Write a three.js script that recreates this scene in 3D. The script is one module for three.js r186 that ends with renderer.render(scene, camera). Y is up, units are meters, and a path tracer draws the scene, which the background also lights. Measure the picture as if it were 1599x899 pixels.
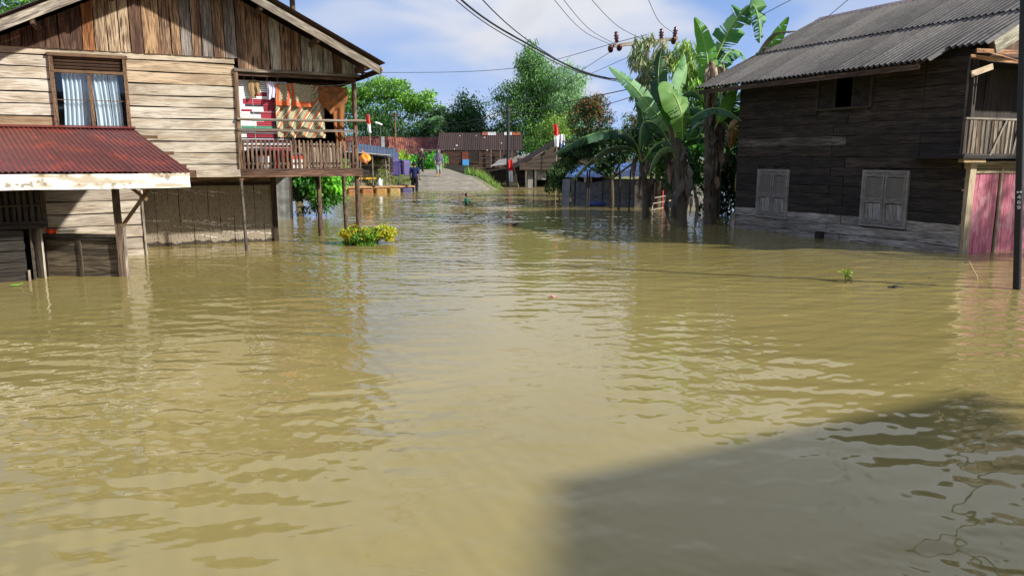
import * as THREE from 'three';
import { mergeGeometries, mergeVertices, toCreasedNormals } from 'three/addons/utils/BufferGeometryUtils.js';
import { MarchingCubes } from 'three/addons/objects/MarchingCubes.js';
import { RoundedBoxGeometry } from 'three/addons/geometries/RoundedBoxGeometry.js';

// ---------------------------------------------------------------- camera, exposure, sun
const scene = new THREE.Scene();
const camera = new THREE.PerspectiveCamera(42.03, 1024 / 575, 0.1, 1500);
camera.position.set(0, 1.7, 0);
camera.rotation.x = THREE.MathUtils.degToRad(-9.82);
const renderer = new THREE.WebGLRenderer({ antialias: true });
renderer.setSize(1024, 575);
renderer.toneMapping = THREE.LinearToneMapping;
renderer.toneMappingExposure = 1.46;
renderer.shadowMap.enabled = true;

const SUN_EL = THREE.MathUtils.degToRad(29.5), SUN_H = [0.934, 0.357];
const sun = new THREE.DirectionalLight(new THREE.Color(1, 0.96, 0.9), 5);
const sunDir = new THREE.Vector3(SUN_H[0] * Math.cos(SUN_EL), Math.sin(SUN_EL), SUN_H[1] * Math.cos(SUN_EL)).normalize();
sun.target.position.set(0, 0, -20);
sun.position.copy(sunDir).multiplyScalar(90).add(sun.target.position);
sun.castShadow = true;
sun.shadow.mapSize.set(4096, 4096);
Object.assign(sun.shadow.camera, { left: -60, right: 60, top: 60, bottom: -60, near: 1, far: 260 });
sun.shadow.radius = 3;
scene.add(sun, sun.target);

// ---------------------------------------------------------------- random numbers and noise
function rng(seed) { let s = seed | 0; return () => { s = (s + 0x6d2b79f5) | 0; let t = Math.imul(s ^ (s >>> 15), 1 | s); t = (t + Math.imul(t ^ (t >>> 7), 61 | t)) ^ t; return ((t ^ (t >>> 14)) >>> 0) / 4294967296; }; }
function hash2(x, y, s) { let h = Math.imul(x, 374761393) + Math.imul(y, 668265263) + Math.imul(s, 974634777); h = Math.imul(h ^ (h >>> 13), 1274126177); return ((h ^ (h >>> 16)) >>> 0) / 4294967296; }
function vnoise(x, y, px, py, s) {           // value noise that repeats after px, py cells
  let xi = Math.floor(x), yi = Math.floor(y); const fx = x - xi, fy = y - yi;
  xi = ((xi % px) + px) % px; yi = ((yi % py) + py) % py;
  const x1 = (xi + 1) % px, y1 = (yi + 1) % py, u = fx * fx * (3 - 2 * fx), v = fy * fy * (3 - 2 * fy);
  const a = hash2(xi, yi, s), b = hash2(x1, yi, s), c = hash2(xi, y1, s), d = hash2(x1, y1, s);
  return a + (b - a) * u + (c - a) * v + (a - b - c + d) * u * v;
}
function fbm(x, y, px, py, s, oct = 4) { let t = 0, a = 0.5, n = 0; for (let i = 0; i < oct; i++) { t += a * vnoise(x, y, px, py, s + i * 17); n += a; a *= 0.5; x *= 2; y *= 2; px *= 2; py *= 2; } return t / n; }
const clamp = (x, a = 0, b = 1) => Math.min(b, Math.max(a, x));
const sstep = (a, b, x) => { const t = clamp((x - a) / (b - a)); return t * t * (3 - 2 * t); };
const lerp = (a, b, t) => a + (b - a) * t;
const V = (x, y, z) => new THREE.Vector3(x, y, z);

// ---------------------------------------------------------------- sky: blue air with soft broken cloud
{
  const W = 2048, Hh = 1024, data = new Float32Array(W * Hh * 4);
  for (let r = 0; r < Hh; r++) {
    const el = ((r + 0.5) / Hh - 0.5) * Math.PI, y = Math.sin(el), ce = Math.cos(el);
    for (let c = 0; c < W; c++) {
      const az = ((c + 0.5) / W - 0.5) * 2 * Math.PI, x = Math.cos(az) * ce, z = Math.sin(az) * ce, o = (r * W + c) * 4;
      const yy = Math.max(y, 0), h = Math.pow(1 - yy, 3);
      let R = lerp(0.07, 0.30, h), G = lerp(0.15, 0.445, h), B = lerp(0.37, 0.74, h);
      if (y > -0.02) {
        const k = 1.35 / (yy + 0.17), px = x * k + 119.069, pz = z * k + 71.532;
        const wx = fbm(px * 0.8, pz * 0.8, 4096, 4096, 5, 3) - 0.5, wz = fbm(px * 0.8 + 9, pz * 0.8, 4096, 4096, 8, 3) - 0.5;
        const n = fbm(px * 0.62 + wx * 0.8, pz * 0.62 + wz * 0.8, 4096, 4096, 23, 6);
        const dense = sstep(0.42, 0.66, n + 0.10 * sstep(0.2, 0.42, yy) - 0.3 * sstep(0.56, 0.82, yy));
        const wisp = sstep(0.42, 0.8, fbm(px * 1.3 + wx * 2, pz * 0.7, 4096, 4096, 61, 5)) * 0.4 * (1 - 0.7 * sstep(0.5, 0.8, yy));
        const m = clamp(Math.max(dense, wisp) * 0.95);
        const lum = lerp(0.64, 0.5, sstep(0.62, 0.82, n)) * (0.84 + 0.3 * sstep(0.1, 0.42, yy));
        R = lerp(R, lum * 0.975, m); G = lerp(G, lum * 0.99, m); B = lerp(B, lum * 1.05, m);
      } else { R = 0.2; G = 0.22; B = 0.18; }
      data[o] = R; data[o + 1] = G; data[o + 2] = B; data[o + 3] = 1;
    }
  }
  const sky = new THREE.DataTexture(data, W, Hh, THREE.RGBAFormat, THREE.FloatType);
  sky.mapping = THREE.EquirectangularReflectionMapping; sky.magFilter = sky.minFilter = THREE.LinearFilter; sky.needsUpdate = true;
  scene.background = sky; scene.environment = sky; scene.environmentIntensity = 1;
}

// ---------------------------------------------------------------- helpers
const taken = {};
function numbered(n) { const k = taken[n] = (taken[n] ?? -1) + 1; return k ? n + '_' + String(k).padStart(3, '0') : n; }
function tag(o, label, category, group, kind) { if (label) o.userData.label = label; if (category) o.userData.category = category; if (group) o.userData.group = group; if (kind) o.userData.kind = kind; return o; }
function thing(name, label, category, p = [0, 0, 0], turn = 0, group) { const o = new THREE.Group(); o.name = numbered(name); o.position.set(...p); o.rotation.y = turn; scene.add(o); return tag(o, label, category, group); }
function mesh(name, geo, mat, parent) { const m = new THREE.Mesh(Array.isArray(geo) ? join(geo) : geo, mat); m.name = numbered(name); m.castShadow = m.receiveShadow = true; parent.add(m); return m; }
function sub(name, parent) { const g = new THREE.Group(); g.name = numbered(name); parent.add(g); return g; }
function solo(name, geo, mat, label, category, group, kind) { return tag(mesh(name, geo, mat, scene), label, category, group, kind); }
function join(list) {
  list = list.map((g) => { const c = g.index ? g.toNonIndexed() : g; for (const k of Object.keys(c.attributes)) if (!['position', 'normal', 'uv'].includes(k)) c.deleteAttribute(k); if (!c.attributes.uv) c.setAttribute('uv', new THREE.BufferAttribute(new Float32Array(c.attributes.position.count * 2), 2)); return c; });
  return mergeGeometries(list);
}
const box = (w, h, d, x = 0, y = 0, z = 0, rx = 0, ry = 0, rz = 0) => { const g = new THREE.BoxGeometry(w, h, d); if (rx) g.rotateX(rx); if (rz) g.rotateZ(rz); if (ry) g.rotateY(ry); g.translate(x, y, z); return g; };
const wide = (w, h, d, x, y, z) => new THREE.BoxGeometry(w, h, d, 28, 1, 1).translate(x, y, z);
function bar(a, b, r0, r1 = r0, seg = 8) {           // round bar from a to b
  a = Array.isArray(a) ? V(...a) : a; b = Array.isArray(b) ? V(...b) : b;
  const d = b.clone().sub(a), g = new THREE.CylinderGeometry(r1, r0, d.length(), seg, 1);
  g.applyQuaternion(new THREE.Quaternion().setFromUnitVectors(V(0, 1, 0), d.clone().normalize())); g.translate((a.x + b.x) / 2, (a.y + b.y) / 2, (a.z + b.z) / 2); return g;
}
function beam(a, b, w, h, seed = 1) {                // squared timber from a to b with wood uv along it
  a = Array.isArray(a) ? V(...a) : a; b = Array.isArray(b) ? V(...b) : b;
  const d = b.clone().sub(a), g = plankGeo(d.length(), h, w, seed, 0.3); g.applyQuaternion(new THREE.Quaternion().setFromUnitVectors(V(1, 0, 0), d.clone().normalize())); g.translate((a.x + b.x) / 2, (a.y + b.y) / 2, (a.z + b.z) / 2); return g;
}
function plankGeo(L, H, T, seed, wob = 1) {          // a board along x: worn, slightly bowed, uv in metres along the grain
  const n = Math.max(2, Math.min(7, Math.round(L / 0.4))), g = new THREE.BoxGeometry(L, H, T, n, 2, 1), p = g.attributes.position, uv = g.attributes.uv, R = rng(seed * 7919 + 13), ou = R() * 7, ov = R() * 7;
  const ph = R() * 6, am = 0.004 * wob, tz = (R() - 0.5) * 0.006 * wob;
  for (let i = 0; i < p.count; i++) {
    const x = p.getX(i), y = p.getY(i), z = p.getZ(i), s = Math.abs(y) < H * 0.25 ? 0 : Math.sign(y);
    uv.setXY(i, x / 2.4 + ou, (y + z) / 0.6 + ov);
    p.setY(i, y + am * Math.sin(x * 3.1 + ph) + s * am * 0.9 * Math.sin(x * 9.7 + ph * 3 + s));
    p.setZ(i, z + (z > 0 ? 0.004 * wob * Math.sin(x * 2.3 + ph * 2) + tz * s - Math.abs(s) * 0.003 * wob : 0));
    if (Math.abs(Math.abs(x) - L / 2) < 1e-4) p.setX(i, x + 0.006 * wob * Math.sin(y * 40 + ph + Math.sign(x)));
  }
  g.computeVertexNormals(); return g;
}
const hplank = (L, H, T, x, y, z, seed, wob) => plankGeo(L, H, T, seed, wob).translate(x, y, z);
const vplank = (W, H, T, x, y, z, seed, wob) => plankGeo(H, W, T, seed, wob).rotateZ(Math.PI / 2).translate(x, y, z);
function cutTop(g, f) { const p = g.attributes.position; let lo = 1e9, hi = -1e9; for (let i = 0; i < p.count; i++) { lo = Math.min(lo, p.getY(i)); hi = Math.max(hi, p.getY(i)); } for (let i = 0; i < p.count; i++) { const y = p.getY(i), t = (y - lo) / (hi - lo); p.setY(i, lo + t * (f(p.getX(i)) - lo)); } g.computeVertexNormals(); return g; }
function corrugated(width, length, pitch, amp, rows = 2, skew = 0, sag = 0, seed = 1) {   // x across, z along the ribs, y up
  const n = Math.round(width / pitch * 6), g = new THREE.PlaneGeometry(1, 1, n, rows), p = g.attributes.position, uv = g.attributes.uv, R = rng(seed), o = R() * 5;
  for (let i = 0; i < p.count; i++) { const u = p.getX(i) + 0.5, t = 0.5 - p.getY(i); p.setXYZ(i, u * width + skew * t * length, amp * Math.cos(u * width / pitch * 2 * Math.PI) - sag * Math.sin(Math.PI * t), t * length); uv.setXY(i, u * width / 1.5 + o, t * length / 1.5 + o * 0.7); }
  g.computeVertexNormals(); return g;
}
function onBasis(g, origin, X, Z) { X = X.clone().normalize(); Z = Z.clone().normalize(); const Y = Z.clone().cross(X).normalize(); return g.applyMatrix4(new THREE.Matrix4().makeBasis(X, Y, Z).setPosition(origin)); }
function tube(pts, r, seg = 24, rad = 6) { return new THREE.TubeGeometry(new THREE.CatmullRomCurve3(pts.map((p) => Array.isArray(p) ? V(...p) : p)), seg, r, rad); }
function taperTube(pts, r0, r1, seg = 16, rad = 8, wob = 0) {
  const c = new THREE.CatmullRomCurve3(pts.map((p) => V(...p))), g = new THREE.TubeGeometry(c, seg, 1, rad), p = g.attributes.position;
  for (let i = 0; i <= seg; i++) { const q = c.getPointAt(i / seg), r = lerp(r0, r1, i / seg); for (let j = 0; j <= rad; j++) { const k = i * (rad + 1) + j, rr = r * (1 + wob * Math.sin(j * 2.1 + i * 1.7) * (j % rad ? 1 : 1)); p.setXYZ(k, q.x + (p.getX(k) - q.x) * rr, q.y + (p.getY(k) - q.y) * rr, q.z + (p.getZ(k) - q.z) * rr); } }
  g.computeVertexNormals(); return g;
}

// ---------------------------------------------------------------- procedural textures
function tex(w, h, f, srgb = true) {
  const d = new Uint8Array(w * h * 4), c = [0, 0, 0];
  for (let y = 0; y < h; y++) for (let x = 0; x < w; x++) { f(x / w, y / h, c); const o = (y * w + x) * 4; for (let k = 0; k < 3; k++) d[o + k] = clamp(c[k]) * 255; d[o + 3] = 255; }
  const t = new THREE.DataTexture(d, w, h); t.wrapS = t.wrapT = THREE.RepeatWrapping; t.magFilter = THREE.LinearFilter; t.minFilter = THREE.LinearMipmapLinearFilter; t.generateMipmaps = true; if (srgb) t.colorSpace = THREE.SRGBColorSpace; t.needsUpdate = true; return t;
}
function canvasTex(w, h, draw) { const c = document.createElement('canvas'); c.width = w; c.height = h; draw(c.getContext('2d'), w, h); const t = new THREE.CanvasTexture(c); t.colorSpace = THREE.SRGBColorSpace; t.wrapS = t.wrapT = THREE.RepeatWrapping; t.magFilter = THREE.LinearFilter; return t; }
const mix3 = (a, b, t, o) => { for (let k = 0; k < 3; k++) o[k] = a[k] + (b[k] - a[k]) * t; };
function woodTex(seed, { light, mid, dark, stain, crack = 0.5, peel = 0, speck = 0.3, soft = 1 }) {   // colours as sRGB 0..1; covers 2.4 m x 0.6 m
  const W = 1024, H = 384, hgt = new Float32Array(W * H);
  const map = tex(W, H, (u, v, c) => {
    const warp = (fbm(u * 4, v * 4, 4, 4, seed, 3) - 0.5) * 0.12;
    const g1 = fbm(u * 13, (v + warp) * 54, 13, 54, seed + 3, 4), g2 = vnoise(u * 20, (v + warp * 0.7) * 150, 20, 150, seed + 9), bl = fbm(u * 5, v * 5, 5, 5, seed + 20, 4), bl2 = fbm(u * 3, v * 7, 3, 7, seed + 33, 4);
    const rr = fbm(u * 9, (v + warp) * 60, 9, 60, seed + 50, 3), cr = sstep(0.66 - 0.12 * crack, 0.78, rr) * sstep(0.3, 0.6, bl + crack * 0.3);
    const t = clamp(0.15 + 0.7 * g1 + 0.22 * (g2 - 0.5) + 0.55 * (bl - 0.5));
    mix3(mid, light, sstep(0.3, 0.8, t), c);
    mix3(c.slice(), dark, sstep(0.6, 0.3, t) * 0.42 * soft, c);
    mix3(c.slice(), stain, sstep(0.52, 0.72, bl2) * 0.6, c);
    if (peel) { const pe = sstep(0.5, 0.58, fbm(u * 14, v * 30, 14, 30, seed + 70, 4) * 0.6 + bl * 0.4); mix3(c.slice(), light, pe * peel, c); }
    mix3(c.slice(), dark, cr * 0.85 * soft, c);
    const sp = vnoise(u * 160, v * 60, 160, 60, seed + 90); if (sp > 0.93) mix3(c.slice(), dark, speck, c);
    const h = clamp(0.55 + 0.5 * (g1 - 0.5) + 0.25 * (g2 - 0.5) - 0.5 * cr), X = Math.round(u * W), Y = Math.round(v * H); hgt[Y * W + X] = h;
  });
  const bump = tex(W, H, (u, v, c) => { c[0] = c[1] = c[2] = hgt[Math.round(v * H) * W + Math.round(u * W)]; }, false);
  return { map, bumpMap: bump };
}
const rgb = (s) => { const n = parseInt(s, 16); return [(n >> 16 & 255) / 255, (n >> 8 & 255) / 255, (n & 255) / 255]; };
const WOOD = {
  pale: woodTex(11, { light: rgb('d9d4cb'), mid: rgb('bab3a8'), dark: rgb('5e5041'), stain: rgb('a89a86'), crack: 0.22, peel: 0.45, soft: 0.55 }),
  rot: woodTex(23, { light: rgb('c2b29c'), mid: rgb('988674'), dark: rgb('3a2c20'), stain: rgb('6c5644'), crack: 1.0, speck: 0.6 }),
  grey: woodTex(37, { light: rgb('c9c4bc'), mid: rgb('9f9a93'), dark: rgb('4c4640'), stain: rgb('877e70'), crack: 0.5, peel: 0.3 }),
  dark: woodTex(53, { light: rgb('8d8780'), mid: rgb('625b54'), dark: rgb('2b2622'), stain: rgb('554a3c'), crack: 0.7, speck: 0.5 }),
};
const mats = {};
function wood(kind, tint = 'ffffff', bump = kind === 'pale' ? 0.002 : 0.004, rough = 0.85) { const k = kind + tint + bump; return mats[k] ??= new THREE.MeshStandardMaterial({ ...WOOD[kind], color: new THREE.Color('#' + tint), bumpScale: bump, roughness: rough }); }
function plain(hex, rough = 0.7, extra = {}) { const k = 'p' + hex + rough + JSON.stringify(extra); return mats[k] ??= new THREE.MeshStandardMaterial({ color: new THREE.Color('#' + hex), roughness: rough, ...extra }); }
const grit = tex(512, 512, (u, v, c) => { const a = fbm(u * 8, v * 8, 8, 8, 301, 6), b = vnoise(u * 128, v * 128, 128, 128, 302); c[0] = c[1] = c[2] = clamp(0.72 + 0.5 * (a - 0.5) + 0.22 * (b - 0.5)); });
const gritBump = tex(512, 512, (u, v, c) => { c[0] = c[1] = c[2] = fbm(u * 32, v * 32, 32, 32, 303, 4); }, false);
function gritty(hex, rough = 0.85, bump = 0.004, extra = {}) { const k = 'g' + hex + rough + bump + JSON.stringify(extra); return mats[k] ??= new THREE.MeshStandardMaterial({ map: grit, bumpMap: gritBump, bumpScale: bump, color: new THREE.Color('#' + hex), roughness: rough, ...extra }); }
function metalTex(seed, base, rust, rust2, amount, streak) { return tex(512, 512, (u, v, c) => { const a = fbm(u * 5, v * 5, 5, 5, seed, 5), s = fbm(u * 24, v * 3, 24, 3, seed + 5, 4), f = fbm(u * 40, v * 40, 40, 40, seed + 9, 3); mix3(base, rust, sstep(0.62 - amount * 0.3, 0.78, a * 0.6 + s * streak + f * 0.15), c); mix3(c.slice(), rust2, sstep(0.6, 0.8, s * 0.7 + f * 0.3) * 0.7, c); const k = 0.82 + 0.36 * (f - 0.5) + 0.3 * (a - 0.5); c[0] *= k; c[1] *= k; c[2] *= k; }); }
const zincGrey = metalTex(401, rgb('8d8a86'), rgb('5c5752'), rgb('6a645e'), 0.4, 0.05);
const zincRed = metalTex(431, rgb('8a4640'), rgb('a84a34'), rgb('703832'), 0.25, 0.35);
const zincRust = metalTex(461, rgb('6e3a3a'), rgb('a87a64'), rgb('5e302c'), 0.3, 0.6);
const zincDark = metalTex(491, rgb('6b534c'), rgb('4a3832'), rgb('8a7266'), 0.4, 0.3);
const sheetMat = (map, tint = 'ffffff', rough = 0.6, metal = 0) => mats['s' + map.uuid + tint + rough] ??= new THREE.MeshStandardMaterial({ map, color: new THREE.Color('#' + tint), roughness: rough, metalness: metal, bumpMap: gritBump, bumpScale: 0.002, side: THREE.DoubleSide });
const cloth = (map, hex = 'ffffff') => new THREE.MeshPhysicalMaterial({ map, color: new THREE.Color('#' + hex), roughness: 0.95, side: THREE.DoubleSide, transmission: 0.25, thickness: 0 });
const leafMat = new THREE.MeshPhysicalMaterial({ vertexColors: true, roughness: 0.6, side: THREE.DoubleSide, transmission: 0.42, thickness: 0, ior: 1.35 });
const barkMat = gritty('6e5f4e', 0.95, 0.02), barkDark = gritty('4a4038', 0.95, 0.02);
const black = plain('0b0a09', 0.95);
const pick = (R, a) => a[Math.floor(R() * a.length) % a.length];

// ---------------------------------------------------------------- flood water: a muddy glossy sheet with real ripples
{
  const R = rng(77), W = [];
  const add = (n, l0, l1, s0, spread, dir0) => { for (let i = 0; i < n; i++) { const L = l0 * Math.pow(l1 / l0, R()), k = 2 * Math.PI / L, a = dir0 + (R() + R() - 1) * spread; W.push([k * Math.cos(a), k * Math.sin(a), s0 / k * (0.6 + 0.8 * R()), R() * 6.28, i % 3]); } };
  add(12, 0.8, 2.0, 0.0056, 0.5, Math.PI / 2 + 0.1);       // long wind ripples running towards the camera
  add(28, 0.22, 0.6, 0.0098, 0.9, Math.PI / 2 - 0.1);
  add(24, 0.075, 0.22, 0.0088, 1.7, Math.PI / 2 + 0.4);
  const rings = [[3.6, -1.6, 0.34, 0.075, 1.7], [4.7, -2.9, 0.22, 0.034, 1.4], [0.6, -0.6, 0.4, 0.03, 1.6], [-3.4, -4.0, 0.24, 0.012, 1.6]];    // wake of something stirring the water
  const patch = (x, z) => { const a = fbm(x * 0.16 + 50, z * 0.10 + 50, 512, 512, 71, 3), b = fbm(x * 0.5 + 50, z * 0.3 + 50, 512, 512, 91, 3), c = fbm(x * 0.33 + 20, z * 0.42 + 80, 512, 512, 111, 3); return [0.55 + 1.1 * sstep(0.3, 0.7, a), 0.35 + 1.5 * sstep(0.38, 0.7, b), 0.1 + 1.9 * sstep(0.45, 0.72, c)]; };
  const surf = (x, z, o) => {
    const m = patch(x, z); let y = 0, dx = 0, dz = 0;
    for (const [kx, kz, A, p, q] of W) { const t = kx * x + kz * z + p, s = A * m[q]; y += s * Math.sin(t); const d = s * Math.cos(t); dx += d * kx; dz += d * kz; }
    for (const [cx, cz, L, s, fall] of rings) { const rx = x - cx, rz = z - cz, r = Math.hypot(rx, rz) + 0.05, k = 2 * Math.PI / L, e = Math.exp(-r / fall) * s; y += e / k * Math.sin(k * r); const d = e * Math.cos(k * r); dx += d * rx / r; dz += d * rz / r; }
    o[0] = y; o[1] = dx; o[2] = dz;
  };
  const zs = []; for (let z = 14; z > 2.4; z -= 0.5) zs.push(z); for (let d = -2.4; d < 58;) { zs.push(-d); d += Math.max(0.028, Math.abs(d) * 0.0046); }
  const flat = zs.length; for (let d = 62; d < 340; d *= 1.3) zs.push(-d);
  const N = 620, pos = new Float32Array(zs.length * (N + 1) * 3), nor = new Float32Array(pos.length), idx = [], o = [0, 0, 0];
  zs.forEach((z, i) => {
    const hw = Math.max(3, Math.abs(z)) * 0.95 + 2.5, calm = i >= flat ? 0 : sstep(14, 10, z);
    for (let j = 0; j <= N; j++) {
      let x = (j / N * 2 - 1) * hw, e = calm; if (j === 0 || j === N) { x = Math.sign(x) * 260; e = 0; }
      if (e) surf(x, z, o); else o[0] = o[1] = o[2] = 0;
      const k = (i * (N + 1) + j) * 3, l = Math.hypot(o[1], o[2], 1);
      pos[k] = x; pos[k + 1] = o[0] * e; pos[k + 2] = z; nor[k] = -o[1] / l; nor[k + 1] = 1 / l; nor[k + 2] = -o[2] / l;
    }
  });
  for (let i = 0; i < zs.length - 1; i++) for (let j = 0; j < N; j++) { const a = i * (N + 1) + j, b = a + N + 1; idx.push(a, a + 1, b, a + 1, b + 1, b); }
  const g = new THREE.BufferGeometry(); g.setAttribute('position', new THREE.BufferAttribute(pos, 3)); g.setAttribute('normal', new THREE.BufferAttribute(nor, 3)); g.setIndex(idx);
  const uv = new Float32Array(pos.length / 3 * 2); for (let i = 0; i < pos.length / 3; i++) { uv[2 * i] = pos[3 * i] / 14; uv[2 * i + 1] = pos[3 * i + 2] / 14; } g.setAttribute('uv', new THREE.BufferAttribute(uv, 2));
  const silt = tex(512, 512, (u, v, c) => { const wu = fbm(u * 3, v * 3, 3, 3, 805, 4) - 0.5, a = fbm(u * 4 + wu * 2, v * 3 + wu, 4, 3, 801, 6) - 0.5; c[0] = 0.93 + 0.16 * a; c[1] = 0.93 + 0.15 * a; c[2] = 0.92 + 0.2 * a; });
  const m = new THREE.MeshPhysicalMaterial({ map: silt, color: new THREE.Color().setRGB(0.295, 0.235, 0.08), roughness: 0.035, ior: 1.33 });
  solo('flood_water', g, m, 'muddy brown flood water covering the whole street', 'water', null, 'structure');
}

// ---------------------------------------------------------------- ground: one sheet, under water in front, rising behind
const roadX = (z) => -3.1 - Math.max(0, -40 - z) * 0.19, roadHW = (z) => lerp(2.35, 1.7, sstep(-40, -56, z));
const roadH = (z) => clamp((-40.6 - z) * 0.105, -1, 0.62) + 0.28 * sstep(-46, -60, z);
function groundH(x, z) {
  const d = Math.abs(x - roadX(z)) - roadHW(z), n = (fbm(x * 0.4 + 300, z * 0.4 + 300, 4096, 4096, 900, 4) - 0.5) * 0.25;
  let h = -0.9;
  h = Math.max(h, lerp(-0.9, 0.5, sstep(-37.5, -40.5, z) * sstep(-5.0, -8.0, x - 0.1 * (z + 40))));
  h = Math.max(h, lerp(-0.9, 0.75, sstep(-60, -72, z)));
  h = Math.max(h, lerp(-0.9, 0.5, sstep(-16, -22, x) * sstep(-8, -14, z)));
  h = Math.max(h, lerp(-0.9, 0.5, sstep(9.0, 15, x) * sstep(-18, -26, z)));
  return Math.max(h + n * (h > -0.5 ? 1 : 0), roadH(z) - Math.max(0, d) * 0.42);
}
{
  const xs = [], zs = []; for (let i = -60; i <= 60; i++) xs.push(-3 + Math.sign(i) * (Math.abs(i) * 0.3 + Math.pow(Math.abs(i) / 60, 4) * 420)); for (let z = 4; z > -30; z -= 2) zs.push(z); for (let z = -30; z > -76; z -= 0.5) zs.push(z); for (let z = -76; z > -620; z *= 1.16) zs.push(z);
  const p = [], uv = [], idx = [], nx = xs.length; for (const z of zs) for (const x of xs) { p.push(x, groundH(x, z), z); uv.push(x / 3, z / 3); }
  for (let i = 0; i < zs.length - 1; i++) for (let j = 0; j < nx - 1; j++) { const a = i * nx + j, b = a + nx; idx.push(a, a + 1, b, a + 1, b + 1, b); }
  const g = new THREE.BufferGeometry(); g.setAttribute('position', new THREE.Float32BufferAttribute(p, 3)); g.setAttribute('uv', new THREE.Float32BufferAttribute(uv, 2)); g.setIndex(idx); g.computeVertexNormals();
  const soil = tex(512, 512, (u, v, c) => { const a = fbm(u * 6, v * 6, 6, 6, 601, 5), b = vnoise(u * 90, v * 90, 90, 90, 602); mix3(rgb('7d7058'), rgb('6b7a3c'), sstep(0.42, 0.6, a), c); for (let k = 0; k < 3; k++) c[k] *= 0.75 + 0.4 * b; });
  solo('ground', g, new THREE.MeshStandardMaterial({ map: soil, bumpMap: gritBump, bumpScale: 0.02, roughness: 0.95 }), 'grassy brown bank and land beyond the flood', 'ground', null, 'structure');
  const q = [], quv = [], qi = [], M = 26; let rows = 0;
  for (let z = -39.2; z > -60; z -= 0.35) { for (let j = 0; j <= M; j++) { const t = j / M * 2 - 1, x = roadX(z) + t * (roadHW(z) + 0.35), n = (fbm(x * 2.2 + 90, z * 2.2 + 90, 4096, 4096, 940, 4) - 0.5) * 0.07; q.push(x, roadH(z) + 0.03 + n - 0.24 * sstep(0.72, 1, Math.abs(t)) - 0.02 * t * t, z); quv.push(x / 2, z / 2); } rows++; }
  for (let i = 0; i < rows - 1; i++) for (let j = 0; j < M; j++) { const a = i * (M + 1) + j, b = a + M + 1; qi.push(a, a + 1, b, a + 1, b + 1, b); }
  const r = new THREE.BufferGeometry(); r.setAttribute('position', new THREE.Float32BufferAttribute(q, 3)); r.setAttribute('uv', new THREE.Float32BufferAttribute(quv, 2)); r.setIndex(qi); r.computeVertexNormals();
  const gravel = tex(512, 512, (u, v, c) => { const a = fbm(u * 5, v * 5, 5, 5, 641, 5), b = vnoise(u * 70, v * 70, 70, 70, 642), d = vnoise(u * 150, v * 150, 150, 150, 643); const k = 0.62 + 0.35 * a + 0.5 * (b - 0.5) * sstep(0.4, 0.6, a) + 0.25 * (d - 0.5); c[0] = 0.66 * k; c[1] = 0.62 * k; c[2] = 0.53 * k; });
  solo('road', r, new THREE.MeshStandardMaterial({ map: gravel, bumpMap: gritBump, bumpScale: 0.03, roughness: 0.9 }), 'gravel road rising out of the flood', 'road', null, 'structure');
}

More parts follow.
